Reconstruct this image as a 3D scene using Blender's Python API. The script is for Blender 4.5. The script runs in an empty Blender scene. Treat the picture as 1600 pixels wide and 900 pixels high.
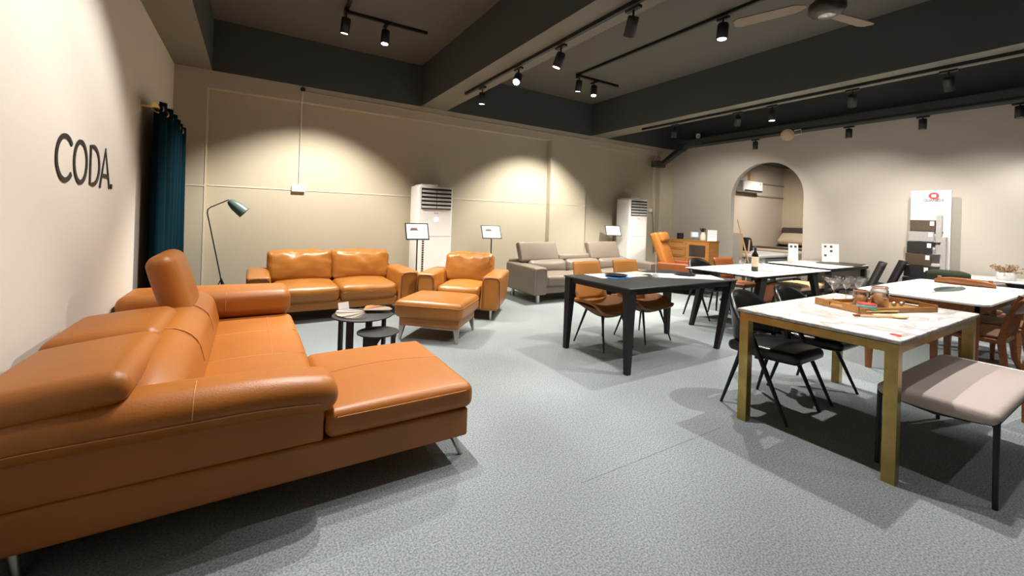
import bpy, math, random
from math import sin, cos, pi, radians as R
from mathutils import Vector, Matrix, noise
random.seed(7)
sc = bpy.context.scene
COL = sc.collection

# ------------------------------------------------------------------ camera
cam_d = bpy.data.cameras.new('camera'); cam = bpy.data.objects.new('camera', cam_d); COL.objects.link(cam)
FPX, CY, YAW, ROLL, EYE = 656.9, 339.9, R(31.74), R(-1.87), 1.33
cam_d.sensor_width = 36; cam_d.lens = FPX/1600*36
cam_d.shift_y = -(450-CY)/1600
cam_d.clip_start = .05; cam_d.clip_end = 100
_f = Vector((sin(YAW), cos(YAW), 0)); _r = Vector((cos(YAW), -sin(YAW), 0)); _d = Vector((0, 0, -1))
_r2 = cos(ROLL)*_r+sin(ROLL)*_d; _d2 = -sin(ROLL)*_r+cos(ROLL)*_d
m = Matrix((_r2, -_d2, -_f)).transposed().to_4x4(); m.translation = (0, 0, EYE)
cam.matrix_world = m
sc.camera = cam

# ------------------------------------------------------------------ world and exposure
w = bpy.data.worlds.new('world'); sc.world = w; w.use_nodes = True
w.node_tree.nodes['Background'].inputs[0].default_value = (1, .95, .88, 1)
w.node_tree.nodes['Background'].inputs[1].default_value = .005
sc.view_settings.view_transform = 'Standard'; sc.view_settings.look = 'None'
sc.view_settings.exposure = 0.5; sc.view_settings.gamma = 1; sc.view_settings.use_curve_mapping = False
try:
    sc.cycles.max_bounces = 8; sc.cycles.diffuse_bounces = 5; sc.cycles.sample_clamp_indirect = 6
except Exception: pass

# ------------------------------------------------------------------ lights: the showroom's track spotlights and added fill spots
WARM = (1, .925, .82)
def spot(loc, aim, power, size=60, blend=.5, color=WARM, rad=.03):
    l = bpy.data.lights.new('spot_lamp', 'SPOT'); l.energy = power; l.spot_size = R(size); l.spot_blend = blend
    l.color = color; l.shadow_soft_size = rad
    o = bpy.data.objects.new('spot_lamp', l); COL.objects.link(o); o.location = loc
    o.rotation_euler = (Vector(aim)-Vector(loc)).to_track_quat('-Z', 'Y').to_euler()
    return o
NEUT = (1, .95, .89)
# the track fixtures seen in the photo: (kind, mount point, aim, power, cone, label, lit lens faces us)
SPOTS = [
 ((.88, 5.28, 3.72), (.66, 5.95, 0), 480, 96, 'lit black spotlight at the corner of the short left ceiling track', 'A'),
 ((1.36, 5.35, 3.72), (1.05, 4.9, 0), 120, 84, 'lit black spotlight in a looped bracket on the short left ceiling track', 'A'),
 ((2.53, 4.93, 3.06), (2.50, 5.1, 0), 60, 90, 'small lit black spotlight nearest the back wall on the left beam', 'B'),
 ((2.53, 4.05, 3.06), (.7, 2.4, .4), 170, 62, 'glaring round spotlight pointing at the camera from the left beam', 'B'),
 ((2.53, 3.28, 3.06), (1.8, 3.9, .2), 120, 74, 'lit black spotlight tilted left on the left beam, beside the glaring one', 'B'),
 ((2.53, 2.36, 3.06), (3.3, 4.1, .5), 110, 76, 'unlit looking black spotlight nearest the camera on the left beam', 'B'),
 ((4.51, 5.33, 3.72), (4.45, 5.95, 0), 560, 96, 'lit black spotlight at the corner of the middle bay ceiling track', 'C'),
 ((4.9, 5.4, 3.72), (4.2, 4.8, .2), 150, 74, 'tilted black spotlight on the short arm of the middle bay track', 'C'),
 ((4.51, 2.85, 3.72), (4.2, 2.9, 0), 260, 84, 'lit black spotlight high above the dark dining table, left of the ceiling fan', 'C'),
 ((6.18, 4.73, 3.06), (6.25, 5.2, 0), 300, 100, 'lit black spotlight at the far end of the right beam', 'D'),
 ((6.18, 3.62, 3.06), (8.59, 5.3, .7), 170, 80, 'black spotlight turned away, second from the far end of the right beam', 'D'),
 ((6.18, 3.13, 3.06), (6.0, 3.02, 0), 260, 90, 'lit black spotlight in the middle of the right beam, above the wine bottle table', 'D'),
 ((6.18, 2.2, 3.06), (8.59, 3.1, .4), 170, 84, 'dark tilted spotlight on the right beam, fourth from the far end', 'D'),
 ((6.18, 1.37, 3.06), (8.59, 1.5, .2), 170, 84, 'dark spotlight on the right beam nearest the camera', 'D'),
 ((8.25, 4.47, 3.03), (8.25, 4.5, 0), 0, 60, 'small black spotlight above the arch on the right wall track', 'E'),
 ((8.25, 2.97, 3.03), (8.25, 3.0, 0), 0, 60, 'small black spotlight on the right wall track, above the dark chairs', 'E'),
 ((8.25, 2.08, 3.03), (8.25, 2.1, 0), 0, 60, 'small black spotlight on the right wall track, above the stone sample board', 'E'),
 ((8.25, 1.17, 3.03), (8.2, 1.2, 0), 0, 60, 'black spotlight at the right edge of the picture, above the oval table', 'E'),
]
# unseen fill spots, added without fixtures along the tracks beyond the view
for loc, aim, pw, sz in [
 ((.88, 3.2, 3.6), (-.75, 3.1, .3), 215, 80), ((.88, 2.2, 3.6), (-.8, 2.1, .2), 75, 76), ((.88, 2.6, 3.6), (.95, 2.65, 0), 230, 60),
 ((4.51, 1.1, 3.6), (3.7, 1.3, .6), 290, 66), ((2.53, 1.85, 2.95), (2.2, .9, 0), 150, 88), ((2.53, .5, 2.95), (2.9, .2, 0), 50, 90),
 ((6.18, .3, 2.95), (6.0, 1.3, .7), 240, 76), ((4.51, -1.0, 3.6), (4.4, .2, 0), 50, 84),
 ((8.0, .4, 2.95), (8.0, 1.2, .7), 80, 90)]:
    spot(loc, aim, pw, sz, color=NEUT)
# room behind the arch
spot((11.3, 5.0, 3.0), (12.6, 6.2, .7), 170, 110, .8, rad=.08)
spot((10.2, 4.0, 3.0), (10.2, 5.6, .5), 110, 110, .8, rad=.08)

# ------------------------------------------------------------------ materials
MATS = {}
def mat(name, col, rough=.6, metal=0, noise_amt=0, scale=30, bump=0, bscale=80, emis=None, trans=0, col2=None, spec=.5, coat=0, alpha=1, detail=4):
    if name in MATS: return MATS[name]
    mt = bpy.data.materials.new(name); mt.use_nodes = True; nt = mt.node_tree; b = nt.nodes['Principled BSDF']
    b.inputs['Base Color'].default_value = (*col, 1); b.inputs['Roughness'].default_value = rough
    b.inputs['Metallic'].default_value = metal; b.inputs['Specular IOR Level'].default_value = spec
    if coat: b.inputs['Coat Weight'].default_value = coat
    if trans: b.inputs['Transmission Weight'].default_value = trans; b.inputs['IOR'].default_value = 1.45
    if alpha < 1: b.inputs['Alpha'].default_value = alpha
    if emis: b.inputs['Emission Color'].default_value = (*emis[0], 1); b.inputs['Emission Strength'].default_value = emis[1]
    tc = nt.nodes.new('ShaderNodeTexCoord')
    if noise_amt or col2:
        n = nt.nodes.new('ShaderNodeTexNoise'); n.inputs['Scale'].default_value = scale; n.inputs['Detail'].default_value = detail
        nt.links.new(tc.outputs['Object'], n.inputs['Vector'])
        cr = nt.nodes.new('ShaderNodeValToRGB')
        c2 = col2 or tuple(c*(1-noise_amt) for c in col)
        cr.color_ramp.elements[0].position = .35; cr.color_ramp.elements[1].position = .65
        cr.color_ramp.elements[0].color = (*c2, 1); cr.color_ramp.elements[1].color = (*col, 1)
        nt.links.new(n.outputs['Fac'], cr.inputs['Fac']); nt.links.new(cr.outputs['Color'], b.inputs['Base Color'])
    if bump:
        n2 = nt.nodes.new('ShaderNodeTexNoise'); n2.inputs['Scale'].default_value = bscale; n2.inputs['Detail'].default_value = 3
        nt.links.new(tc.outputs['Object'], n2.inputs['Vector'])
        bp = nt.nodes.new('ShaderNodeBump'); bp.inputs['Strength'].default_value = bump; bp.inputs['Distance'].default_value = .01
        nt.links.new(n2.outputs['Fac'], bp.inputs['Height']); nt.links.new(bp.outputs['Normal'], b.inputs['Normal'])
    MATS[name] = mt; return mt
def wood(name, a, b_, rough=.4, scale=(3, 25, 25), metal=0):
    mt = bpy.data.materials.new(name); mt.use_nodes = True; nt = mt.node_tree; b = nt.nodes['Principled BSDF']
    b.inputs['Roughness'].default_value = rough
    tc = nt.nodes.new('ShaderNodeTexCoord'); mp = nt.nodes.new('ShaderNodeMapping'); mp.inputs['Scale'].default_value = scale
    n = nt.nodes.new('ShaderNodeTexNoise'); n.inputs['Scale'].default_value = 2; n.inputs['Detail'].default_value = 6; n.inputs['Distortion'].default_value = .6
    cr = nt.nodes.new('ShaderNodeValToRGB'); cr.color_ramp.elements[0].position = .3; cr.color_ramp.elements[1].position = .7
    cr.color_ramp.elements[0].color = (*a, 1); cr.color_ramp.elements[1].color = (*b_, 1)
    L = nt.links.new
    L(tc.outputs['Object'], mp.inputs['Vector']); L(mp.outputs['Vector'], n.inputs['Vector']); L(n.outputs['Fac'], cr.inputs['Fac']); L(cr.outputs['Color'], b.inputs['Base Color'])
    MATS[name] = mt; return mt
def marble(name, base, vein, scale=2.2, width=.03, rough=.25):
    mt = bpy.data.materials.new(name); mt.use_nodes = True; nt = mt.node_tree; b = nt.nodes['Principled BSDF']
    b.inputs['Roughness'].default_value = rough
    tc = nt.nodes.new('ShaderNodeTexCoord'); n = nt.nodes.new('ShaderNodeTexNoise')
    n.inputs['Scale'].default_value = scale; n.inputs['Detail'].default_value = 8; n.inputs['Distortion'].default_value = 1.6
    cr = nt.nodes.new('ShaderNodeValToRGB'); e = cr.color_ramp.elements
    e[0].position = .5-width; e[0].color = (*base, 1); e[1].position = .5+width; e[1].color = (*base, 1)
    x = e.new(.5); x.color = (*vein, 1)
    L = nt.links.new
    L(tc.outputs['Object'], n.inputs['Vector']); L(n.outputs['Fac'], cr.inputs['Fac']); L(cr.outputs['Color'], b.inputs['Base Color'])
    MATS[name] = mt; return mt
def carpet():
    mt = bpy.data.materials.new('floor_carpet'); mt.use_nodes = True; nt = mt.node_tree; b = nt.nodes['Principled BSDF']
    b.inputs['Roughness'].default_value = .95; b.inputs['Specular IOR Level'].default_value = .2
    L = nt.links.new; tc = nt.nodes.new('ShaderNodeTexCoord')
    n1 = nt.nodes.new('ShaderNodeTexNoise'); n1.inputs['Scale'].default_value = 120; n1.inputs['Detail'].default_value = 4
    n2 = nt.nodes.new('ShaderNodeTexNoise'); n2.inputs['Scale'].default_value = 1.6; n2.inputs['Detail'].default_value = 6
    r1 = nt.nodes.new('ShaderNodeValToRGB'); r1.color_ramp.elements[0].position = .35; r1.color_ramp.elements[1].position = .66
    r1.color_ramp.elements[0].color = (.15, .178, .188, 1); r1.color_ramp.elements[1].color = (.35, .39, .405, 1)
    mx = nt.nodes.new('ShaderNodeMix'); mx.data_type = 'RGBA'; mx.blend_type = 'MULTIPLY'; mx.inputs[0].default_value = .25
    for n in (n1, n2): L(tc.outputs['Object'], n.inputs['Vector'])
    L(n1.outputs['Fac'], r1.inputs['Fac']); L(r1.outputs['Color'], mx.inputs[6]); L(n2.outputs['Fac'], mx.inputs[7]); L(mx.outputs[2], b.inputs['Base Color'])
    bp = nt.nodes.new('ShaderNodeBump'); bp.inputs['Strength'].default_value = .25; bp.inputs['Distance'].default_value = .003
    n3 = nt.nodes.new('ShaderNodeTexNoise'); n3.inputs['Scale'].default_value = 220
    L(tc.outputs['Object'], n3.inputs['Vector']); L(n3.outputs['Fac'], bp.inputs['Height']); L(bp.outputs['Normal'], b.inputs['Normal'])
    MATS['floor'] = mt; return mt
M_floor = carpet()
M_wl = mat('wall_cream', (.73, .69, .615), .9, bump=.08, bscale=25)
M_wb = mat('wall_khaki', (.50, .452, .35), .9, bump=.08, bscale=25)
M_wr = mat('wall_greige', (.52, .485, .44), .9, bump=.08, bscale=25)
M_ceil = mat('ceiling_charcoal', (.115, .108, .093), .9)
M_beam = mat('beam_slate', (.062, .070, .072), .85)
M_beamb = mat('beam_soffit_lit', (.20, .185, .15), .85)  # dark beam again, with the light on its underside put into the colour
M_black = mat('black_metal', (.006, .006, .007), .5)
M_blackw = mat('black_matt', (.007, .007, .008), .6)
M_tan = mat('tan_leather', (.40, .155, .028), .36, bump=.10, bscale=140, noise_amt=.12, scale=6)
M_tanL = mat('tan_leather_l_sofa', (.375, .122, .015), .45, bump=.10, bscale=140, noise_amt=.10, scale=4)
M_seam = mat('seam_thread', (.46, .19, .06), .6)
M_seamg = mat('seam_grey', (.34, .28, .22), .6)
M_grey = mat('taupe_leather', (.20, .165, .132), .42, bump=.1, bscale=140)
M_steel = mat('brushed_steel', (.5, .48, .45), .28, 1)
M_white = mat('white_plastic', (.80, .81, .80), .35)
M_whitew = mat('white_paper', (.86, .86, .86), .8)
M_offw = mat('off_white', (.74, .68, .58), .5)
M_louv = mat('louvre_grey', (.45, .45, .44), .5)
M_dark = mat('dark_gap', (.02, .02, .02), .8)
M_teal = mat('teal_enamel', (.10, .17, .155), .4)
M_curt = mat('teal_velvet', (.002, .020, .034), .95, spec=.08, bump=.1, bscale=60)
M_brass = mat('brass', (.62, .42, .14), .28, 1)
M_gold = mat('brushed_gold', (.50, .36, .12), .30, .85, noise_amt=.25, scale=8)
M_whitetop = mat('white_stone', (.88, .87, .85), .3)
M_marble = marble('grey_veined_marble', (.82, .80, .78), (.40, .36, .34), 3.2, .09, .3)
M_marblew = marble('white_veined_marble', (.88, .87, .86), (.66, .64, .62), 2.0, .03)
M_blktop = mat('charcoal_stone', (.033, .034, .035), .5, noise_amt=.3, scale=14)
M_edge = mat('marble_edge', (.42, .40, .38), .5, noise_amt=.5, scale=20)
M_woodo = wood('orange_wood', (.22, .075, .02), (.34, .125, .035))
M_woodl = wood('oak_wood', (.30, .135, .035), (.44, .21, .06))
M_woodp = wood('pine_wood', (.62, .40, .20), (.75, .52, .30))
M_rust = mat('rust_leather', (.27, .075, .018), .42)
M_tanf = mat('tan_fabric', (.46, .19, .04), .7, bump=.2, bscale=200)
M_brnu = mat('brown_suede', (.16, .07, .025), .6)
M_blkl = mat('black_leather', (.008, .008, .008), .3)
M_greyf = mat('charcoal_fabric', (.014, .012, .013), .7, bump=.2, bscale=200)
M_pink = mat('pale_pink_grey_fabric', (.46, .385, .36), .85, bump=.2, bscale=200)
M_beigef = mat('beige_fabric', (.50, .36, .20), .85)
M_green = mat('olive_velvet', (.022, .032, .012), .8)
def thin_glass(name):
    mt = bpy.data.materials.new(name); mt.use_nodes = True; nt = mt.node_tree; nt.nodes.clear(); L = nt.links.new
    o = nt.nodes.new('ShaderNodeOutputMaterial'); mx = nt.nodes.new('ShaderNodeMixShader'); t_ = nt.nodes.new('ShaderNodeBsdfTransparent'); g_ = nt.nodes.new('ShaderNodeBsdfGlossy')
    lw = nt.nodes.new('ShaderNodeLayerWeight'); lw.inputs['Blend'].default_value = .35
    ma = nt.nodes.new('ShaderNodeMath'); ma.operation = 'MULTIPLY_ADD'; ma.inputs[1].default_value = .8; ma.inputs[2].default_value = .10
    t_.inputs[0].default_value = (.93, .94, .94, 1); g_.inputs['Roughness'].default_value = .04
    L(lw.outputs['Facing'], ma.inputs[0]); L(ma.outputs[0], mx.inputs[0]); L(t_.outputs[0], mx.inputs[1]); L(g_.outputs[0], mx.inputs[2]); L(mx.outputs[0], o.inputs[0]); return mt
M_glass = thin_glass('clear_glass')
M_wine = mat('wine_bottle_glass', (.012, .012, .008), .1)
M_label = mat('cream_label', (.70, .58, .40), .7)
M_blue = mat('blue_print', (.03, .22, .55), .5)
M_red = mat('red_print', (.65, .03, .03), .5)
M_ink = mat('black_ink', (.01, .01, .01), .6)
M_inkg = mat('grey_ink', (.12, .15, .135), .6)
M_lens = mat('lit_lens', (1, 1, 1), .4, emis=((1, .95, .86), 12))
M_lensx = mat('bright_lens', (1, 1, 1), .4, emis=((1, .93, .82), 30))
M_led = mat('blue_white_display', (.9, .95, 1), .4, emis=((.75, .88, 1), 2.2))
M_screen = mat('device_screen', (.5, .7, .8), .3, emis=((.6, .85, 1), .5))
M_slabg = mat('dark_grey_slab', (.075, .072, .068), .5)
M_slabb = mat('brown_slab', (.095, .065, .04), .5, noise_amt=.3, scale=60)
M_slabk = mat('black_slab', (.02, .02, .021), .4)
M_slabl = mat('light_grey_slab', (.42, .41, .40), .5, noise_amt=.15, scale=60)
M_cushion = mat('linen_beige', (.62, .50, .38), .9)
M_bedg = mat('mattress_grey', (.20, .20, .22), .9)
M_jam = mat('amber_pasta', (.50, .20, .05), .5, noise_amt=.4, scale=40)
M_dry = mat('dried_flowers', (.45, .28, .18), .9)
M_tin = mat('teal_tin', (.16, .30, .28), .4)

# ------------------------------------------------------------------ mesh builder
class MB:
    def __init__(s): s.v = []; s.f = []; s.mi = []; s.sm = []; s.mats = []
    def mid(s, m_):
        if m_ not in s.mats: s.mats.append(m_)
        return s.mats.index(m_)
    def add(s, vs, fs, m_, smooth=False, M=None):
        o = len(s.v); i = s.mid(m_)
        for p in vs:
            p = Vector(p); s.v.append(M @ p if M is not None else p)
        for f in fs: s.f.append([o+k for k in f]); s.mi.append(i); s.sm.append(smooth)
        return s
    def box(s, lo, hi, m_, M=None):
        x0, y0, z0 = lo; x1, y1, z1 = hi
        vs = [(x0,y0,z0),(x1,y0,z0),(x1,y1,z0),(x0,y1,z0),(x0,y0,z1),(x1,y0,z1),(x1,y1,z1),(x0,y1,z1)]
        return s.add(vs, [(0,3,2,1),(4,5,6,7),(0,1,5,4),(1,2,6,5),(2,3,7,6),(3,0,4,7)], m_, False, M)
    def hexa(s, bot, top, m_, M=None):
        return s.add(list(bot)+list(top), [(3,2,1,0),(4,5,6,7),(0,1,5,4),(1,2,6,5),(2,3,7,6),(3,0,4,7)], m_, False, M)
    def rbox(s, lo, hi, r, m_, n=8, k=4, puff=(0,0,0), fn=None, M=None, wr=0):
        h = [(hi[i]-lo[i])/2 for i in range(3)]; c = [(hi[i]+lo[i])/2 for i in range(3)]
        r = min(r, min(h)*.999)
        ax = []
        for a in range(3):
            e = [-h[a]+r*(1-cos(pi/2*j/k)) if False else -h[a]+r*j/k for j in range(k)]
            i0 = -h[a]+r; nn = n if h[a]-r > .02 else 2
            mid_ = [i0+(2*(h[a]-r))*j/nn for j in range(nn+1)]
            ax.append(e+mid_+[-t for t in reversed(e)])
        vs = []; fs = []; idx = {}
        def vert(p):
            key = tuple(round(t, 6) for t in p)
            if key in idx: return idx[key]
            q = [max(-h[i]+r, min(h[i]-r, p[i])) for i in range(3)]
            d = Vector(p)-Vector(q)
            if d.length > 1e-9: d = d.normalized()*r
            P_ = Vector(q)+d
            u = [P_[i]/h[i] for i in range(3)]
            for a in range(3):
                b, g = (a+1) % 3, (a+2) % 3
                if puff[a]: P_[a] += u[a]*puff[a]*max(0, 1-u[b]**2)*max(0, 1-u[g]**2)
            P_ = Vector([P_[i]+c[i] for i in range(3)])
            if wr:
                nz = noise.noise(P_*9)*wr+noise.noise(P_*22)*wr*.4; P_ += Vector((nz*.3, -nz*.6, nz))
            if fn: P_ = Vector(fn(P_))
            idx[key] = len(vs); vs.append(P_); return idx[key]
        for a in range(3):
            b, g = (a+1) % 3, (a+2) % 3
            for sgn in (-1, 1):
                for i in range(len(ax[b])-1):
                    for j in range(len(ax[g])-1):
                        q = []
                        for (ii, jj) in ((i, j), (i+1, j), (i+1, j+1), (i, j+1)):
                            p = [0, 0, 0]; p[a] = sgn*h[a]; p[b] = ax[b][ii]; p[g] = ax[g][jj]; q.append(vert(p))
                        if sgn < 0: q.reverse()
                        fs.append(q)
        return s.add(vs, fs, m_, True, M)
    def tube(s, pts, r, m_, n=8, M=None, cap=True):
        pts = [Vector(p) for p in pts]; rs = r if isinstance(r, (list, tuple)) else [r]*len(pts)
        vs = []; fs = []; up = None
        for i, p in enumerate(pts):
            t = (pts[min(i+1, len(pts)-1)]-pts[max(i-1, 0)]).normalized()
            if up is None: up = Vector((0, 0, 1)) if abs(t.z) < .9 else Vector((1, 0, 0))
            x = t.cross(up).normalized(); y = x.cross(t).normalized(); up = y
            for k in range(n): a = 2*pi*k/n; vs.append(p+(x*cos(a)+y*sin(a))*rs[i])
        for i in range(len(pts)-1):
            for k in range(n): fs.append((i*n+k, i*n+(k+1) % n, (i+1)*n+(k+1) % n, (i+1)*n+k))
        s.add(vs, fs, m_, True, M)
        if cap:
            s.add(vs[:n], [tuple(range(n))], m_, False, M); s.add(vs[-n:], [tuple(reversed(range(n)))], m_, False, M)
        return s
    def lathe(s, prof, m_, n=24, M=None, sx=1, sy=1, smooth=True):
        vs = []; fs = []
        for (r, z) in prof:
            for k in range(n): a = 2*pi*k/n; vs.append((r*cos(a)*sx, r*sin(a)*sy, z))
        for i in range(len(prof)-1):
            for k in range(n): fs.append((i*n+k, i*n+(k+1) % n, (i+1)*n+(k+1) % n, (i+1)*n+k))
        return s.add(vs, fs, m_, smooth, M)
    def cyl(s, c, r, z0, z1, m_, n=24, M=None, r2=None):
        r2 = r if r2 is None else r2
        vs = [(c[0]+r*cos(2*pi*k/n), c[1]+r*sin(2*pi*k/n), z0) for k in range(n)]+[(c[0]+r2*cos(2*pi*k/n), c[1]+r2*sin(2*pi*k/n), z1) for k in range(n)]
        s.add(vs, [(k, (k+1) % n, n+(k+1) % n, n+k) for k in range(n)], m_, True, M)
        s.add(vs, [tuple(reversed(range(n))), tuple(range(n, 2*n))], m_, False, M); return s
    def prism(s, poly, h0, h1, m_, M=None):
        n = len(poly); vs = [(x, y, h0) for x, y in poly]+[(x, y, h1) for x, y in poly]
        return s.add(vs, [tuple(reversed(range(n))), tuple(range(n, 2*n))]+[(k, (k+1) % n, n+(k+1) % n, n+k) for k in range(n)], m_, False, M)
    def sheet(s, fn, nu, nv, th, m_, M=None):
        """thick surface fn(u,v)->point, u,v in 0..1"""
        P_ = [[Vector(fn(i/nu, j/nv)) for j in range(nv+1)] for i in range(nu+1)]
        N = [[None]*(nv+1) for _ in range(nu+1)]
        for i in range(nu+1):
            for j in range(nv+1):
                a = P_[min(i+1, nu)][j]-P_[max(i-1, 0)][j]; b = P_[i][min(j+1, nv)]-P_[i][max(j-1, 0)]
                c = a.cross(b); N[i][j] = c.normalized() if c.length > 1e-12 else Vector((0, 0, 1))
        W = nv+1; vs = []
        for i in range(nu+1):
            for j in range(nv+1): vs.append(P_[i][j]+N[i][j]*th/2)
        for i in range(nu+1):
            for j in range(nv+1): vs.append(P_[i][j]-N[i][j]*th/2)
        K = (nu+1)*W; fs = []
        for i in range(nu):
            for j in range(nv):
                a, b, c, d = i*W+j, (i+1)*W+j, (i+1)*W+j+1, i*W+j+1
                fs.append((a, b, c, d)); fs.append((K+d, K+c, K+b, K+a))
        for i in range(nu):
            a, b = i*W, (i+1)*W; fs.append((K+a, K+b, b, a)); a, b = i*W+nv, (i+1)*W+nv; fs.append((a, b, K+b, K+a))
        for j in range(nv):
            fs.append((j, j+1, K+j+1, K+j)); a, b = nu*W+j, nu*W+j+1; fs.append((K+a, K+b, b, a))
        return s.add(vs, fs, m_, True, M)
    def build(s, name, parent=None):
        me = bpy.data.meshes.new(name); me.from_pydata([tuple(v) for v in s.v], [], s.f)
        for m_ in s.mats: me.materials.append(m_)
        me.polygons.foreach_set('material_index', s.mi); me.polygons.foreach_set('use_smooth', s.sm); me.update()
        o = bpy.data.objects.new(name, me); COL.objects.link(o)
        if parent: o.parent = parent
        return o
def thing(name, label, cat, loc=(0, 0, 0), rz=0, group=None):
    o = bpy.data.objects.new(name, None); COL.objects.link(o); o.location = loc; o.rotation_euler = (0, 0, rz)
    o.empty_display_size = .1; o['label'] = label; o['category'] = cat
    if group: o['group'] = group
    return o
def tag(o, label, cat, group=None, loc=None, rz=None):
    o['label'] = label; o['category'] = cat
    if group: o['group'] = group
    if loc: o.location = loc
    if rz is not None: o.rotation_euler = (0, 0, rz)
    return o
def struct(o): o['kind'] = 'structure'; return o
def kids(o): return [c for c in bpy.data.objects if c.parent == o]
def dup(o, loc, rz, label, group=None):
    r_ = o.copy(); COL.objects.link(r_); r_.location = loc; r_.rotation_euler = (0, 0, rz); r_['label'] = label
    if group: r_['group'] = group
    for ch in kids(o):
        c = ch.copy(); COL.objects.link(c); c.parent = r_
        for g in kids(ch): d = g.copy(); COL.objects.link(d); d.parent = c
    return r_
def text(s_, size, m_, name, parent=None, loc=(0, 0, 0), rot=(0, 0, 0), depth=.0015, ext=1.0):
    cu = bpy.data.curves.new('t', 'FONT'); cu.body = s_; cu.size = size; cu.offset = .0006; cu.extrude = depth; cu.align_x = 'CENTER'; cu.align_y = 'CENTER'
    to = bpy.data.objects.new('t', cu); COL.objects.link(to); bpy.context.view_layer.update()
    me = bpy.data.meshes.new_from_object(to.evaluated_get(bpy.context.evaluated_depsgraph_get()))
    bpy.data.objects.remove(to); me.materials.clear(); me.materials.append(m_)
    o = bpy.data.objects.new(name, me); COL.objects.link(o); o.location = loc; o.rotation_euler = rot; o.scale = (ext, 1, 1)
    if parent: o.parent = parent
    return o
Rz = lambda a: Matrix.Rotation(a, 4, 'Z'); Rx = lambda a: Matrix.Rotation(a, 4, 'X'); Ry = lambda a: Matrix.Rotation(a, 4, 'Y')
Tr = lambda *p: Matrix.Translation(p)

# ------------------------------------------------------------------ the room
XL, XR, YB, ZB, ZC, YR = -.86, 8.59, 6.6, 3.08, 3.74, -3.4
struct(MB().box((XL-.15, YR-.15, -.1), (14.2, YB+.35, 0), M_floor).build('floor'))
c = MB().box((XL-.15, YR-.15, ZC), (XR+.12, YB+.35, ZC+.1), M_ceil); struct(c.build('ceiling'))
# left wall, upper band behind the left edge beam
struct(MB().box((XL-.15, YR-.15, 0), (XL, YB+.2, ZC), M_wl).build('wall_left'))
# back wall: piers stand proud of recessed panels
b = MB()
REC = YB+.12
b.box((XL, REC, 0), (XR+.12, REC+.12, ZB), M_wb)
for x0, x1 in ((XL, -.51), (4.94, 5.85), (8.15, XR)): b.box((x0, YB, 0), (x1, REC, ZB), M_wb)
b.box((-.51, YB, 2.86), (4.94, REC, ZB), M_wb); b.box((5.85, YB, 2.88), (8.15, REC, ZB), M_wb)
struct(b.build('wall_back'))
struct(MB().box((XL, YB, ZB), (XR+.12, YB+.24, ZC), M_beam).build('trim_1'))
# thin raised paint lines on the back wall
M_line = mat('pale_line', (.70, .64, .52), .8)
g = MB(); g.box((-.50, REC-.006, 1.615), (4.94, REC, 1.63), M_line); g.box((XL, YB-.005, 1.6), (-.51, YB, 1.612), M_line)
g.box((-.525, YB-.006, 0), (-.512, YB, 2.86), M_line); g.box((4.94, YB-.004, 1.62), (5.85, YB, 1.628), M_line)
struct(g.build('trim_2'))
struct(MB().tube([(.56, YB-.012, 3.0), (3, YB-.012, 2.99), (8.2, YB-.012, 2.99)], .006, M_wb).build('trim_3'))
struct(MB().box((1.45, 1.598, 0), (2.65, 1.601, .0006), mat('floor_seam', (.12, .135, .14), .9)).build('trim_10'))
# right wall with the arched opening
ya, yb_, zs = 3.75, 5.12, 1.90; yc = (ya+yb_)/2; ra = (yb_-ya)/2
poly = [(YR, 0), (ya, 0), (ya, zs)]+[(yc-ra*cos(pi*k/28), zs+ra*sin(pi*k/28)) for k in range(1, 28)]+[(yb_, zs), (yb_, 0), (YB, 0), (YB, ZB), (YR, ZB)]
Mx = Matrix(((0, 0, 1, 0), (1, 0, 0, 0), (0, 1, 0, 0), (0, 0, 0, 1)))
struct(MB().prism(poly, XR, XR+.12, M_wr, M=Mx).build('wall_right'))
struct(MB().box((XR, YR, ZB), (XR+.12, YB, ZC), M_beam).build('trim_4'))
struct(MB().box((XL, YR-.15, 0), (14.2, YR, ZC), M_wr).build('wall_rear'))
# beams
def beam(x0, x1, n):
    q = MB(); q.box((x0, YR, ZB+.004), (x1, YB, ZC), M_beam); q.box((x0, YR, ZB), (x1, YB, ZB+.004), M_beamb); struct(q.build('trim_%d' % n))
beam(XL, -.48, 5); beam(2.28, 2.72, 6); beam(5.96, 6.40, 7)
# room behind the arch
struct(MB().box((XR+.12, YB, 0), (14.0, YB+.12, 3.2), mat('wall_inner', (.56, .49, .41), .9)).build('wall_inner_back'))
struct(MB().box((13.8, 3.0, 0), (13.95, YB, 3.2), mat('wall_inner2', (.56, .48, .35), .9)).build('wall_inner_right'))
struct(MB().box((XR+.12, 2.9, 0), (13.95, 3.0, 3.2), M_wr).build('wall_inner_front'))
q = MB(); q.box((XR+.12, 3.0, 3.1), (13.8, YB, 3.22), M_beam); struct(q.build('trim_8'))
q = MB(); q.box((12.3, YB-.03, 2.53), (13.8, YB, 2.56), mat('rail_brown', (.3, .25, .18), .8)); q.box((11.0, YB-.03, 2.17), (13.8, YB, 2.2), MATS['rail_brown']); struct(q.build('trim_9'))  # thin brown strips along the inner back wall

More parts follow.
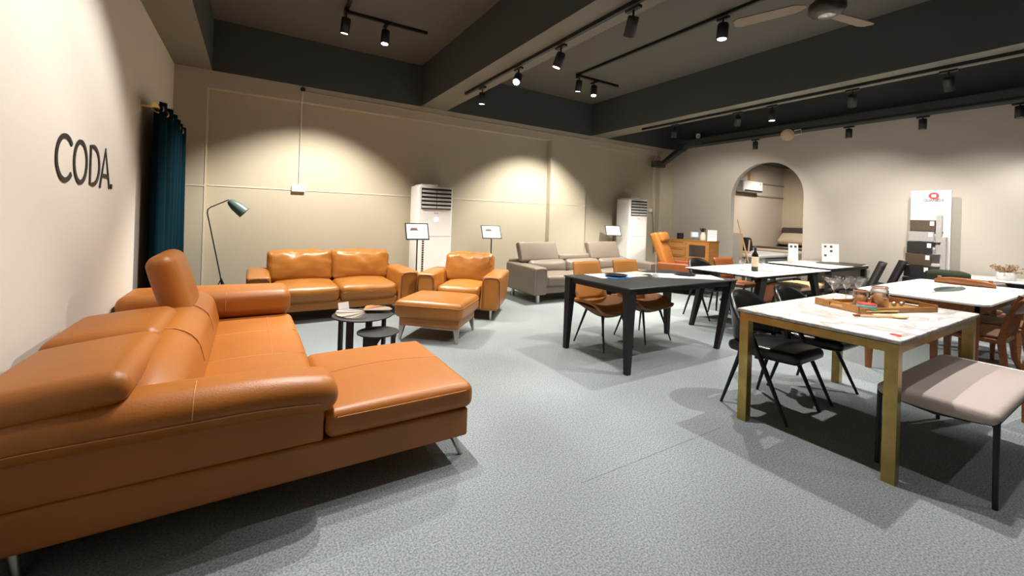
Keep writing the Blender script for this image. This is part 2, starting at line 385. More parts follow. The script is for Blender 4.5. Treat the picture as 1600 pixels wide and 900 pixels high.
# wall lettering CODA.
t = thing('wall_lettering', 'black CODA. letters fixed on the cream left wall', 'lettering', (XL, 3.04, 1.44))
def stroke(pts, w_, closed=False):
    n = len(pts); L_ = []; Rr = []
    for i in range(n):
        if closed: a, b2 = pts[i-1], pts[(i+1) % n]
        else: a, b2 = pts[max(i-1, 0)], pts[min(i+1, n-1)]
        dx, dy = b2[0]-a[0], b2[1]-a[1]; l = math.hypot(dx, dy) or 1; nx, ny = -dy/l*w_/2, dx/l*w_/2
        L_.append((pts[i][0]+nx, pts[i][1]+ny)); Rr.append((pts[i][0]-nx, pts[i][1]-ny))
    q = MB(); m_ = M_ink; rng = range(n if closed else n-1)
    vs = [(.001, y, z) for y, z in L_]+[(.001, y, z) for y, z in Rr]+[(.006, y, z) for y, z in L_]+[(.006, y, z) for y, z in Rr]
    fs = []
    for i in rng:
        j = (i+1) % n
        fs += [(2*n+i, 2*n+j, 3*n+j, 3*n+i), (i, j, 2*n+j, 2*n+i), (n+j, n+i, 3*n+i, 3*n+j), (i, n+i, n+j, j)]
    if not closed: fs += [(0, 2*n, 3*n, n), (n-1, 2*n-1, 4*n-1, 3*n-1)]
    return q.add(vs, fs, m_)
H_ = .262; sw = .026
def ell(cy, cz, ry, rz_, a0, a1, n=32): return [(cy+ry*cos(R(a0+(a1-a0)*k/n)), cz+rz_*sin(R(a0+(a1-a0)*k/n))) for k in range(n+1)]
hh = H_/2
stroke(ell(.135, hh, .122, hh-sw/2, 42, 318), sw).build('letter', t)
stroke(ell(.372, hh, .105, hh-sw/2, 0, 360)[:-1], sw, True).build('letter', t)
D_ = [(.545, sw/2), (.60, sw/2)]+ell(.60, hh, .122, hh-sw/2, -80, 80, 20)+[(.60, H_-sw/2), (.545, H_-sw/2)]
stroke(D_, sw, True).build('letter', t)
A_ = stroke([(.745, 0), (.852, H_-.004), (.96, 0)], sw); o2 = stroke([(.785, .082), (.92, .082)], sw)
A_.add(o2.v, o2.f, M_ink); A_.build('letter', t)
MB().box((.001, .992, 0), (.006, 1.026, .034), M_ink).build('letter', t)

# ------------------------------------------------------------------ lighting tracks and spotlights
def track(segs, label):
    q = MB()
    for a, b2 in segs:
        w_ = .018
        if abs(a[0]-b2[0]) > abs(a[1]-b2[1]): q.box((min(a[0], b2[0]), a[1]-w_, a[2]-.035), (max(a[0], b2[0]), a[1]+w_, a[2]), M_black)
        else: q.box((a[0]-w_, min(a[1], b2[1]), a[2]-.035), (a[0]+w_, max(a[1], b2[1]), a[2]), M_black)
    return tag(q.build('lighting_track'), label, 'light track')
track([((.88, 5.35, ZC), (.88, .5, ZC)), ((.88, 5.35, ZC), (1.9, 5.35, ZC))], 'black L-shaped ceiling track in the left bay above the leather suite')
track([((2.53, 5.44, ZB), (2.53, -.5, ZB))], 'straight black track along the underside of the left ceiling beam')
track([((4.51, 5.4, ZC), (4.51, .3, ZC)), ((4.51, 5.4, ZC), (5.46, 5.4, ZC))], 'black L-shaped ceiling track in the middle bay beside the fan')
track([((6.18, 5.45, ZB), (6.18, 0, ZB))], 'straight black track along the underside of the right ceiling beam')
track([((8.25, 5.6, ZB), (8.25, 0, ZB))], 'black track running along the top of the right wall')
sg = {'A': 'spotlights on the left bay track', 'B': 'spotlights on the left beam', 'C': 'spotlights on the middle bay track', 'D': 'spotlights on the right beam', 'E': 'spotlights on the right wall track'}
for i, (p, aim, pw, cone, lab, g_) in enumerate(SPOTS):
    t = thing('track_spotlight', lab, 'spotlight', p, 0, sg[g_])
    d = (Vector(aim)-Vector(p)).normalized()
    big = g_ in 'AC'
    r_, L_ = (.052, .16) if big else (.045, .13)
    drop = .09 if g_ != 'E' else .06
    if g_ == 'C' and i == 8: r_ = .06
    hc = Vector((0, 0, -.035-drop))
    q = MB(); q.box((-.02, -.07, -.055), (.02, .07, -.033), M_black); q.tube([(0, 0, -.04), hc], .009, M_black); q.build('mount', t)
    if i in (1, 7):
        q = MB(); q.tube([hc+Vector((-.03, 0, .03)), hc+Vector((-.045, 0, -.04))], .005, M_black); q.tube([hc+Vector((.03, 0, .03)), hc+Vector((.045, 0, -.04))], .005, M_black); q.tube([hc+Vector((-.03, 0, .03)), hc+Vector((.03, 0, .03))], .005, M_black); q.build('bracket', t)
    rot = d.to_track_quat('-Z', 'Y').to_matrix().to_4x4()
    Mh = Tr(*hc) @ rot
    q = MB(); q.lathe([(0, .02), (r_*.9, .02), (r_, .01), (r_, -L_), (r_*.86, -L_), (r_*.84, -L_+.02), (0, -L_+.02)], M_black, 24, Mh); q.build('housing', t)
    lit = g_ != 'E'
    q = MB(); q.cyl((0, 0), r_*.8, -L_+.006, -L_+.015, M_lensx if i == 3 else (M_lens if lit else M_louv), 20, Mh); q.build('lens', t)
    lp = Vector(p)+hc+d*(L_+.02)
    if pw: spot(lp, aim, pw, cone, .6)

# ceiling fan
t = thing('ceiling_fan', 'three-blade ceiling fan with tan blades hanging from the ceiling of the middle bay', 'fan', (4.13, 1.67, ZC))
MB().tube([(0, 0, 0), (0, 0, -.42)], .013, M_black).cyl((0, 0), .05, -.06, 0, M_black).build('downrod', t)
MB().lathe([(0, -.40), (.07, -.41), (.085, -.44), (.1, -.47), (.135, -.50), (.135, -.55), (.115, -.58), (.07, -.60), (0, -.605)], mat('fan_motor', (.045, .035, .028), .35), 28).build('motor_housing', t)
MB().lathe([(.0, -.607), (.06, -.606), (.065, -.596)], M_steel, 20).build('motor_cap', t)
M_blade = mat('tan_blade', (.22, .17, .12), .6)
for k in range(3):
    a = R(-12+120*k)
    Mb = Rz(a) @ Rx(R(10))
    q = MB(); q.prism([(.14, -.02), (.22, -.06), (.66, -.07), (.70, -.04), (.70, .04), (.66, .07), (.22, .06), (.14, .02)], -.525, -.517, M_blade, M=Mb); q.build('blade', t)

# dome camera, conduit, round disc lamp near the top right
t = thing('dome_camera', 'small white security camera on the dark wall band above the corner', 'camera', (8.2, 5.9, 3.2))
t.location = (8.44, 5.84, 3.295)
MB().lathe([(0, .04), (.04, .04), (.045, .01), (.045, -.03), (.03, -.06), (0, -.07)], M_white, 20).build('housing', t)
MB().lathe([(0, -.03), (.02, -.032), (.02, -.04), (0, -.045)], M_ink, 14, Tr(-.034, -.02, .02)).build('lens', t)
MB().tube([(.0, 0, .02), (.06, 0, .02)], .015, M_white).build('arm', t)
q = MB(); q.box((8.38, YR+.1, 3.06), (8.56, 6.3, 3.22), M_beam)
q2 = q.build('cable_duct'); tag(q2, 'long dark boxed duct running along the top of the right wall', 'duct')
q = MB(); q.hexa([(8.2, 6.1, 2.96), (8.36, 6.1, 2.96), (8.36, 6.28, 2.96), (8.2, 6.28, 2.96)], [(8.36, 6.1, 3.14), (8.56, 6.1, 3.14), (8.56, 6.28, 3.14), (8.36, 6.28, 3.14)], M_beam)
q.hexa([(7.98, 6.42, 2.66), (8.1, 6.42, 2.66), (8.1, 6.56, 2.66), (7.98, 6.56, 2.66)], [(8.2, 6.1, 2.99), (8.36, 6.1, 2.99), (8.36, 6.28, 2.99), (8.2, 6.28, 2.99)], M_beam)
q.box((7.8, 6.42, 2.60), (8.1, 6.58, 2.74), M_beam)
tag(q.build('duct_elbow'), 'dark bent duct end in the back right corner below the ceiling', 'duct')
t = thing('disc_speaker', 'round beige disc on a white wire bracket above the arch', 'wall disc', (8.12, 3.84, 2.97))
Md = Vector((-.85, -.42, -.3)).to_track_quat('Z', 'Y').to_matrix().to_4x4()
MB().lathe([(0, .012), (.10, .012), (.105, 0), (.1, -.012), (0, -.014)], mat('beige_disc', (.55, .42, .28), .7), 32, Md, sx=1, sy=1).build('disc', t)
MB().tube([(.04, -.09, .07), (.06, -.19, .08), (.07, -.20, .0), (.04, -.09, -.02)], .008, M_white).tube([(.01, 0, 0), (.15, .03, .06)], .01, M_white).build('bracket', t)

# sockets and cables
def socket(loc, label, w_=.17):
    t = thing('wall_socket', label, 'socket', loc)
    MB().rbox((-w_/2, -.04, -.045), (w_/2, 0, .045), .01, M_white, 2, 2).build('plate', t)
    for x in ((-.04, .04) if w_ > .1 else (0,)):
        q = MB(); q.box((x-.006, -.042, .012), (x+.006, -.04, .02), M_ink); q.box((x-.016, -.042, -.012), (x-.008, -.04, -.006), M_ink); q.box((x+.008, -.042, -.012), (x+.016, -.04, -.006), M_ink); q.build('socket_holes', t)
    return t
socket((.55, REC, 1.64), 'white double socket high on the back wall above the tan sofa')
socket((7.95, REC, 1.60), 'white socket with a plug beside the far air conditioner', .12)
tag(MB().tube([(.56, REC-.02, 1.68), (.56, REC-.02, 2.8), (.555, YB-.02, 2.86), (.56, YB-.02, 3.0)], .009, M_offw).build('cable_conduit'), 'pale vertical conduit rising from the high wall socket', 'conduit')
tag(MB().cyl((0, 0), .032, 0, .02, M_ink, 18, Tr(.56, YB-.005, 3.03) @ Rx(R(90))).build('cable_outlet'), 'black round cable outlet above the conduit near the ceiling', 'outlet')
tag(MB().tube([(7.95, YB-.02, 1.62), (7.88, YB-.02, 2.2), (7.9, YB-.02, 2.75), (7.98, YB-.02, 2.9), (8.05, YB-.03, 2.97), (8.1, YB-.03, 2.9), (8.1, YB-.05, 2.76)], .007, M_offw).build('power_cable'), 'thin cable climbing the wall above the far air conditioner', 'cable')
tag(MB().tube([(7.98, REC-.06, 1.58), (8.04, REC-.04, 1.35), (8.08, REC-.04, 1.0), (8.1, REC-.04, .6)], .006, M_ink).build('plug_cable'), 'thin dark cable hanging down from the plug in the back right corner', 'cable')

# ------------------------------------------------------------------ curtain
t = thing('curtain', 'dark teal velvet curtain hanging from brass rings on the left wall', 'curtain', (XL, 4.85, 0))
def cf(u, v):
    y = u*1.62; z = .03+v*2.23
    x = .125+.052*sin(u*2*pi*6.0)+.01*sin(u*31+v*2)
    return (x, y, z)
MB().sheet(cf, 120, 6, .008, M_curt).build('fabric', t)
for k in range(6):
    yy = .02+.13*2*k*.98
    q = MB(); n = 20
    q.tube([(.125+.0, yy+.03*0+.034*cos(2*pi*j/n)*.35, 2.20+.036*sin(2*pi*j/n)) if False else (.125+.036*cos(2*pi*j/n), yy, 2.20+.036*sin(2*pi*j/n)) for j in range(n+1)], .006, M_brass, cap=False); q.build('ring', t)
t = thing('curtain_rod', 'brass curtain rod bracketed off the left wall above the teal curtain', 'rod', (XL, 4.75, 2.20))
MB().tube([(.125, 0, 0), (.125, 1.75, 0)], .016, M_brass, 14).cyl((0, 0), .024, 0, .05, M_brass, 18, Tr(.125, .0, 0) @ Rx(R(90))).build('pole', t)
MB().box((0, .03, -.05), (.015, .08, .05), M_offw).box((0, .045, -.012), (.125, .065, .006), M_brass).build('bracket', t)
MB().box((0, 1.6, -.05), (.015, 1.65, .05), M_offw).box((0, 1.615, -.012), (.125, 1.635, .006), M_brass).build('bracket', t)

# ------------------------------------------------------------------ floor lamp
t = thing('floor_lamp', 'slim black tripod floor lamp with teal cone shade by the back wall', 'lamp', (-.28, 6.0, 0))
q = MB(); q.tube([(.06, 0, .02), (-.02, 0, .55), (-.16, 0, 1.27), (-.155, 0, 1.31), (-.13, 0, 1.335), (.04, 0, 1.43)], .0065, M_black); q.build('stem', t)
for dx, dy in ((.2, -.16), (-.2, -.13), (.05, .22)): MB().tube([(-.005, 0, .5), (dx, dy, .005)], .006, M_black).build('leg', t)
ax = Vector((.22, 0, -.19)).normalized(); Ms = Tr(.045, 0, 1.42) @ ax.to_track_quat('-Z', 'Y').to_matrix().to_4x4()
MB().lathe([(0, .005), (.025, 0), (.045, -.03), (.062, -.09), (.072, -.2), (.074, -.215), (.070, -.213), (.055, -.09), (.03, -.03), (0, -.015)], M_teal, 28, Ms).build('lamp_shade', t)
MB().lathe([(0, -.09), (.02, -.1), (.03, -.13), (.02, -.16), (0, -.17)], M_white, 16, Ms).build('bulb', t)

# ------------------------------------------------------------------ L-shaped sofa
t = thing('corner_sofa', 'large tan leather corner sofa with chaise in the left foreground', 'sofa', (0, 0, 0))
Y0, YE = 2.05, 4.56
L = M_tanL
q = MB(); q.rbox((-.74, Y0, .14), (1.03, 2.95, .29), .015, L, 12, 2); q.rbox((-.74, 2.9, .14), (.26, YE-.1, .29), .015, L, 6, 2)
q.build('base_frame', t)
# chaise cushion
q = MB(); q.rbox((.31, Y0-.01, .288), (1.06, 2.96, .42), .045, L, 14, 5, puff=(.0, .0, .03))
q.tube([(.36, Y0-.012, .39), (.7, Y0-.014, .391), (1.0, Y0-.012, .391), (1.052, Y0+.02, .391), (1.063, 2.5, .391), (1.055, 2.92, .391)], .0022, M_seam, 6)
q.tube([(.33+.70*k/12, 2.52, .4205+.030*(1-((.33+.70*k/12-.685)/.375)**2)) for k in range(13)], .002, M_seam, 6)
q.build('chaise_cushion', t)
# main seat cushion
q = MB(); q.rbox((-.30, Y0+.16, .28), (.32, 4.16, .43), .045, L, 16, 4, puff=(.012, 0, .022))
for yy in (2.95, 3.55):
    q.tube([(-.2+.5*k/10, yy, .4305+.020*(1-((-.2+.5*k/10-.01)/.31)**2)*(1-((yy-3.18)/1.0)**2)) for k in range(11)]+[(.325, yy, .39)], .0025, M_seam, 6)
q.tube([(.13, 2.95+1.1*k/12, .4305+.018*(1-((2.95+1.1*k/12-3.2)/1.02)**2)) for k in range(13)], .0025, M_seam, 6)
q.build('seat_cushion', t)
# lumbar rolls (the band in front of the headrests)
def lean(p): k = max(0, min(1, (2.50-p.y)/.42)); return (p.x-.22*(p.z-.42), p.y, p.z-.10*k*k*(p.z > .5)*(p.z-.36)/.33)
q = MB(); q.rbox((-.47, 2.075, .36), (-.19, 4.13, .685), .11, L, 20, 6, puff=(.012, 0, .008), fn=lean)
for yy in (2.80, 3.46): q.tube([lean(Vector(p)) for p in [(-.30+.122*cos(R(a_)), yy, .575+.119*sin(R(a_))) for a_ in (95, 75, 55, 38, 20, 0)]+[(-.178, yy, .50)]], .004, M_seam, 6)
q.build('back_cushion', t)
q = MB(); q.rbox((-.80, Y0+.10, .28), (-.42, YE-.14, .55), .05, L, 8, 3); q.build('back_frame', t)
# headrests: two folded flat, one raised
def headrest(y0, y1, ang, loc, ln=.46, th=.15, r=.055):
    q = MB(); Mh = Tr(*loc) @ Ry(ang)
    q.rbox((-th/2, y0, 0), (th/2, y1, ln), r, L, 10, 6, puff=(.02, .0, .0), M=Mh)
    zz = ln*.2
    q.tube([Mh @ Vector((th/2+.001, y0+.05, zz)), Mh @ Vector((th/2+.012, (y0+y1)/2, zz)), Mh @ Vector((th/2+.001, y1-.05, zz))], .002, M_seam, 6)
    return q.build('headrest', t)
headrest(1.99, 2.66, R(-97), (-.355, 0, .675), .45, .125, .060)
headrest(2.67, 3.26, R(-95), (-.365, 0, .675), .44, .125, .060)
headrest(3.36, 3.90, R(-17), (-.37, 0, .60), .44, .15, .070)
# near arm: body + overhanging pillow arm
q = MB(); q.rbox((-.76, Y0+.005, .288), (.305, Y0+.24, .50), .012, L, 6, 2); q.build('arm_panel', t)
def armf(p):
    x = p.x; k = max(0, (x+.05)/.41); j = max(0, -(x+.55)/.3); return (x, p.y, p.z-.035*k*k-.03*j*j)
q = MB(); q.rbox((-.85, Y0-.075, .455), (.36, Y0+.17, .620), .080, L, 18, 8, puff=(.0, .010, .006), fn=armf)
q.tube([armf(Vector((x_, Y0-.077-.010*(1-((x_+.24)/.6)**2), .515))) for x_ in [-.72+.09*k for k in range(12)]]+[armf(Vector((.352, Y0+.01, .515)))], .0022, M_seam, 6)
arc = [(-.087, .525), (-.083, .556), (-.066, .586), (-.036, .612), (0, .626), (.04, .632)]
q.tube([armf(Vector((-.17, Y0+dy, z_))) for dy, z_ in arc], .003, M_seam, 6)
q.build('armrest', t)
# far arm
q = MB(); q.rbox((-.76, 4.14, .28), (.28, YE-.06, .45), .02, L, 6, 2); q.build('arm_panel', t)
q = MB(); q.rbox((-.84, 4.09, .42), (.31, YE+.02, .635), .075, L, 12, 6, puff=(0, .008, .01), fn=lambda p: (p.x, p.y, p.z+.01*(1-p.x)))
q.tube([(-.16, 4.078, .50), (-.16, 4.085, .585), (-.16, 4.13, .645), (-.16, 4.3, .658)], .0025, M_seam, 6)
q.build('armrest', t)
for x, y, dx in ((1.0, 2.13, .03), (1.0, 2.88, .03), (-.66, 2.13, -.0), (-.66, 4.4, 0), (.22, 4.4, .02)):
    q = MB(); q.tube([(x-.03, y+.03 if y < 3 else y-.03, .145), (x+dx, y, 0)], [.022, .012], M_steel, 10); q.build('leg', t)

# ------------------------------------------------------------------ tan three-seat suite
def arm(x0, x1, y0, y1, zt, m_, t, side):
    q = MB(); r = .035
    q.rbox((x0, y0, .13), (x1, y1, zt), r, m_, 8, 4, puff=(.008, 0, .014), fn=lambda p: (p.x+side*.04*max(0, (p.z-.13))/.45, p.y, p.z-.0*(p.y)))
    # folded front facing flap
    xa, xb = x0+side*.035, x1+side*.035
    n = 10; prof = [(xa+.012, .16), (xa+.008, .30), (xa+.012, zt-.07), (xa+.04, zt-.028), ((xa+xb)/2, zt-.02), (xb-.04, zt-.028), (xb-.012, zt-.07), (xb-.008, .30), (xb-.012, .16)]
    q.tube([(x, y0-.004, z) for x, z in prof], .006, mat('leather_piping', (.16, .05, .012), .5), 6)
    q.build('armrest', t)
def suite_sofa(name, label, cat, loc, rz, W, D, seats, m_, aw=.24):
    t = thing(name, label, cat, loc, rz)     # origin front left floor; +y goes back
    arm(0, aw, 0, D-.06, .57, m_, t, -1); arm(W-aw, W, 0, D-.06, .57, m_, t, 1)
    MB().rbox((aw-.02, .05, .13), (W-aw+.02, D-.05, .25), .02, m_, 6, 2).build('base_frame', t)
    MB().rbox((.06, D-.2, .2), (W-.06, D-.02, .55), .05, m_, 6, 3).build('back_frame', t)
    sw_ = (W-2*aw)/seats
    for k in range(seats):
        x0 = aw+k*sw_; x1 = x0+sw_
        q = MB(); q.rbox((x0+.002, .0, .24), (x1-.002, D-.22, .42), .055, m_, 10, 5, puff=(0, .02, .04), wr=.004)
        q.tube([(x0+.04, -.003, .335), ((x0+x1)/2, -.018, .34), (x1-.04, -.003, .335)], .003, M_seam, 6)
        q.build('seat_cushion', t)
        q = MB(); q.rbox((x0-.06*(k == 0)-.002, D-.36, .40), (x1+.06*(k == seats-1)+.002, D-.10, .80), .065, m_, 12, 5, puff=(.0, .05, .01), wr=.022, fn=lambda p: (p.x, p.y+.16*(p.z-.45), p.z))
        q.build('back_cushion', t)
    for x in (.1, W-.1):
        for y in (.08, D-.1): MB().tube([(x, y, .135), (x+(.0), y, 0)], [.02, .012], M_steel, 10).box((x-.05, y-.006, .125), (x+.05, y+.006, .135), M_steel).build('leg', t)
    return t
suite_sofa('leather_sofa', 'tan leather two-cushion sofa standing against the back wall', 'sofa', (0.0, 5.48, 0), 0, 1.9, .98, 2, M_tan)
suite_sofa('leather_armchair', 'tan leather armchair standing at an angle behind the footstool', 'armchair', (1.87, 5.27, 0), R(-39), 1.04, .88, 1, M_tan)
# footstool
t = thing('footstool', 'square tan leather footstool in front of the armchair', 'footstool', (1.80, 4.40, 0), R(-43))
MB().rbox((-.375, -.34, .24), (.375, .34, .42), .05, M_tan, 10, 5, puff=(.01, .01, .028)).tube([(-.35, -.347, .375), (0, -.352, .375), (.35, -.347, .375), (.381, -.3, .375), (.387, 0, .375), (.381, .3, .375)], .003, M_seam, 6).build('cushion', t)
MB().rbox((-.33, -.30, .15), (.33, .30, .25), .015, M_tan, 4, 2).build('base_frame', t)
for sx_ in (-1, 1):
    for sy_ in (-1, 1):
        x, y = sx_*.30, sy_*.27
        MB().hexa([(x-.01+sx_*.02, y-.012+sy_*.02, 0), (x+.01+sx_*.02, y-.012+sy_*.02, 0), (x+.01+sx_*.02, y+.012+sy_*.02, 0), (x-.01+sx_*.02, y+.012+sy_*.02, 0)],
                  [(x-.03, y-.02, .152), (x+.03, y-.02, .152), (x+.03, y+.02, .152), (x-.03, y+.02, .152)], M_steel).build('leg', t)

# grey reclining sofa
t = thing('taupe_sofa', 'taupe leather sofa with raised headrests against the back wall', 'sofa', (3.72, 5.3, 0))
W = 2.86; G = M_grey
for side, x0 in ((-1, 0), (1, W-.25)):
    q = MB(); q.rbox((x0, 0, .13), (x0+.25, .86, .56), .03, G, 6, 3, puff=(.006, 0, .008), fn=lambda p: (p.x, p.y, p.z+.02*p.y))
    q.tube([(x0+.015, -.003, .16), (x0+.012, -.004, .5), (x0+.03, -.002, .535), (x0+.125, .004, .548), (x0+.22, -.002, .535), (x0+.238, -.004, .5), (x0+.235, -.003, .16)], .004, M_seamg, 6)
    q.build('armrest', t)
MB().rbox((.24, .05, .14), (W-.24, .85, .27), .02, G, 6, 2).build('base_frame', t)
MB().rbox((.1, .74, .2), (W-.1, .98, .62), .05, G, 6, 3).build('back_frame', t)
sw_ = (W-.5)/3
for k in range(3):
    x0 = .25+k*sw_
    MB().rbox((x0+.002, -.01, .26), (x0+sw_-.002, .62, .43), .05, G, 8, 4, puff=(0, .012, .02)).build('seat_cushion', t)
    MB().rbox((x0+.002, .46, .40), (x0+sw_-.002, .78, .62), .07, G, 8, 4, puff=(0, .03, .01), fn=lambda p: (p.x, p.y+.15*(p.z-.4), p.z)).build('back_cushion', t)
def hr(x0, x1, ln, ang, z, y):
    MB().rbox((x0, -.06, 0), (x1, .06, ln), .04, G, 8, 4, puff=(0, .015, 0), M=Tr(0, y, z) @ Rx(ang), fn=lambda p: (p.x, p.y, p.z)).build('headrest', t)
hr(.12, .92, .36, R(-22), .58, .60); hr(1.66, 2.44, .36, R(-22), .58, .60); hr(.93, 1.65, .13, R(-15), .58, .62)
for x in (.12, W-.12):
    for y in (.07, .8): MB().box((x-.02, y-.02, 0), (x+.02, y+.02, .14), M_steel).build('leg', t)

# recliner
t = thing('recliner', 'tan leather recliner chair in the far corner beyond the taupe sofa', 'recliner', (7.20, 5.22, 0), R(24)); t.scale = (1.08, 1.08, 1.02)
M_rec = mat('recliner_tan', (.42, .16, .03), .5)
MB().rbox((-.30, -.38, .34), (.30, .25, .48), .05, M_rec, 6, 4, puff=(0, .0, .02)).build('seat', t)
MB().rbox((-.29, -.66, .36), (.29, -.34, .50), .05, M_rec, 6, 4, puff=(0, 0, .01), fn=lambda p: (p.x, p.y, p.z+.15*(p.y+.34))).build('leg_rest', t)
q = MB(); q.rbox((-.29, -.07, 0), (.29, .07, .72), .05, M_rec, 8, 4, puff=(0, .02, 0), M=Tr(0, .24, .42) @ Rx(R(-20)))
Mq = Tr(0, .24, .42) @ Rx(R(-20))
for px_, pz_ in ((-.08, .3), (.08, .3), (-.08, .2), (.08, .2)): q.lathe([(0, .006), (.008, .004), (.01, 0)], M_rust, 8, Mq @ Tr(px_, -.085, pz_) @ Rx(R(90)))
q.build('backrest', t)
MB().rbox((-.24, -.06, .0), (.24, .05, .2), .05, M_rec, 6, 4, puff=(0, .02, 0), M=Tr(0, .34, .92) @ Rx(R(-18))).build('head_pillow', t)
for s_ in (-1, 1):
    q = MB(); q.rbox((s_*.36-.06, -.45, .14), (s_*.36+.06, .36, .56), .03, M_rust, 8, 3, fn=lambda p: (p.x, p.y-.10*(p.z-.56 < -.2), p.z-.5*max(0, -.15-p.y)*(p.z > .3)))
    if s_ == -1: pass
    q.build('armrest', t)
MB().box((-.372-.06, -.02, .38), (-.358-.06, .09, .41), M_steel).build('control_panel', t)
MB().cyl((0, 0), .3, 0, .03, M_black).cyl((0, 0), .05, .03, .34, M_black).build('base', t)

# ------------------------------------------------------------------ coffee tables
t = thing('coffee_table', 'round black coffee table with plank legs between the sofas', 'coffee table', (.84, 3.76, 0), 0)
MB().lathe([(0, .435), (.23, .435), (.25, .442), (.25, .448), (.243, .452), (0, .452)], M_blackw, 48).build('tabletop', t)
for a in (60, 150, 226, 328):
    x, y = .185*cos(R(a)), .185*sin(R(a))
    MB().box((-.028, -.012, 0), (.028, .012, .436), M_blackw, Tr(x, y, 0) @ Rz(R(a+90))).build('leg', t)
t = thing('side_table', 'small low round black table tucked beside the round coffee table', 'side table', (.90, 3.47, 0), R(-20))
MB().lathe([(0, .355), (.155, .355), (.165, .361), (.165, .367), (.158, .37), (0, .37)], M_blackw, 40).build('tabletop', t)
for a in (20, 140, 260):
    x, y = .125*cos(R(a)), .125*sin(R(a))
    MB().box((-.03, -.012, 0), (.03, .012, .356), M_blackw, Tr(x, y, 0) @ Rz(R(a+90))).hexa([(-.03, -.0115, .30), (.03, -.0115, .30), (.03, .0115, .30), (-.03, .0115, .30)], [(-.065, -.0115, .356), (.065, -.0115, .356), (.065, .0115, .356), (-.065, .0115, .356)], M_blackw, Tr(x, y, 0) @ Rz(R(a+90))).build('leg', t)
t = thing('swatch_fan', 'fan of leather colour swatches spread on the round coffee table', 'swatches', (.86, 3.80, .454))
sw_cols = [(.02, .02, .022), (.10, .08, .08), (.35, .30, .26), (.12, .09, .07), (.62, .56, .46), (.45, .38, .28), (.16, .12, .1), (.72, .66, .58), (.3, .26, .26), (.5, .2, .05), (.35, .1, .03), (.1, .06, .04), (.55, .28, .1), (.25, .22, .22)]
for k, c_ in enumerate(sw_cols):
    a = R(250-14*k) if k < 9 else R(60-18*(k-9))
    c_ = tuple(v*.6 for v in c_); Mw = Rz(a) @ Tr(.0, 0, .0018*k)
    MB().prism([(.0, -.014), (.19, -.045), (.225, -.034), (.238, 0), (.225, .034), (.19, .045), (.0, .014)], 0, .0016, mat('swatch_%d' % k, c_, .6), M=Mw).build('swatch', t)
t = thing('price_card', 'small clear card holder standing behind the swatches on the coffee table', 'card holder', (.72, 3.955, .452), R(20))
MB().box((-.05, -.002, 0), (.05, .002, .075), mat('card', (.6, .58, .55), .4), Rx(R(-12))).build('card', t); MB().box((-.05, -.005, 0), (.05, .03, .004), M_glass).build('foot', t)

# ------------------------------------------------------------------ floor standing air conditioners
def aircon(x0, y1, w_, h, label):
    t = thing('air_conditioner', label, 'air conditioner', (x0, y1, 0))
    d_ = .38
    MB().rbox((0, -d_, 0), (w_, 0, h), .035, M_white, 4, 4).build('body', t)
    q = MB(); q.box((.05, -d_-.006, h-.36), (w_-.03, -d_+.002, h-.04), M_dark)
    for k in range(5):
        z = h-.345+.06*k
        for xa, xb in ((.055, .055+(w_-.09)/2-.008), (.055+(w_-.09)/2+.004, w_-.036)):
            q.hexa([(xa, -d_-.022, z), (xb, -d_-.022, z), (xb, -d_-.004, z+.004), (xa, -d_-.004, z+.004)], [(xa, -d_-.018, z+.02), (xb, -d_-.018, z+.02), (xb, -d_-.002, z+.038), (xa, -d_-.002, z+.038)], M_louv)
    q.build('louvres', t)
    MB().cyl((0, 0), .032, 0, .006, M_led if 'near' in label else M_white, 24, Tr(w_*.52, -d_-.001, h-.52) @ Rx(R(90))).build('display', t)
    MB().box((.0, -d_-.002, h*.56), (w_, -d_+.001, h*.56+.006), M_louv).build('panel_joint', t)
    MB().box((w_*.46, -d_-.002, h-.425), (w_*.58, -d_, h-.418), M_inkg).build('badge', t)
    MB().box((w_*.1, -d_+.02, h), (w_*.55, -.06, h+.018), M_whitew).build('top_sheet', t)
    q = MB()
    if 'near' in label:
        for k in range(22): q.box((.08, -d_-.004, .25+.035*k), (.11, -d_, .27+.035*k), M_ink)
        q.build('side_grille', t)
    return t
aircon(2.14, 6.56, .57, 1.78, 'tall white floor standing air conditioner behind the armchair, the near one')
aircon(6.70, 6.56, .56, 1.81, 'tall white floor standing air conditioner by the far corner')

# easel sign stands
def sign(loc, rz, label, h, w_=.33, hh_=.24, tilt=40, pic=True):
    t = thing('sign_stand', label, 'sign stand', loc, rz)
    MB().lathe([(0, .012), (.14, .012), (.15, 0), (0, 0)], M_black, 28).build('base', t)
    MB().tube([(0, 0, .01), (0, 0, h)], .010, M_black).build('pole', t)
    Mf = Tr(0, 0, h+.03) @ Rx(R(-tilt))
    MB().box((-w_/2, -.005, -hh_*.35), (w_/2, .008, hh_*.65), M_black, Mf).build('frame', t)
    q = MB(); q.box((-w_/2+.016, -.007, -hh_*.35+.016), (w_/2-.016, -.0045, hh_*.65-.016), M_whitew, Mf)
    if pic:
        q.box((-.09, -.008, hh_*.22), (.0, -.0068, hh_*.36), mat('printed_sofa', (.12, .10, .09), .6), Mf)
        q.box((-.105, -.008, hh_*.20), (.015, -.0068, hh_*.27), MATS['printed_sofa'], Mf)
        for k in range(3): q.box((-.1, -.008, -.01-.014*k), (.1, -.0068, -.0075-.014*k), M_inkg, Mf)
    q.build('sheet', t)
    return t
sign((1.95, 5.62, 0), 0, 'black sign stand with white sheet between the tan sofa and the armchair', 1.03, tilt=20)
sign((3.33, 6.0, 0), R(-10), 'black sign stand with white sheet behind the armchair', 1.02, tilt=30)
sign((6.50, 6.42, 0), R(-25), 'black sign stand before the far air conditioner', 1.06, tilt=30, pic=False)

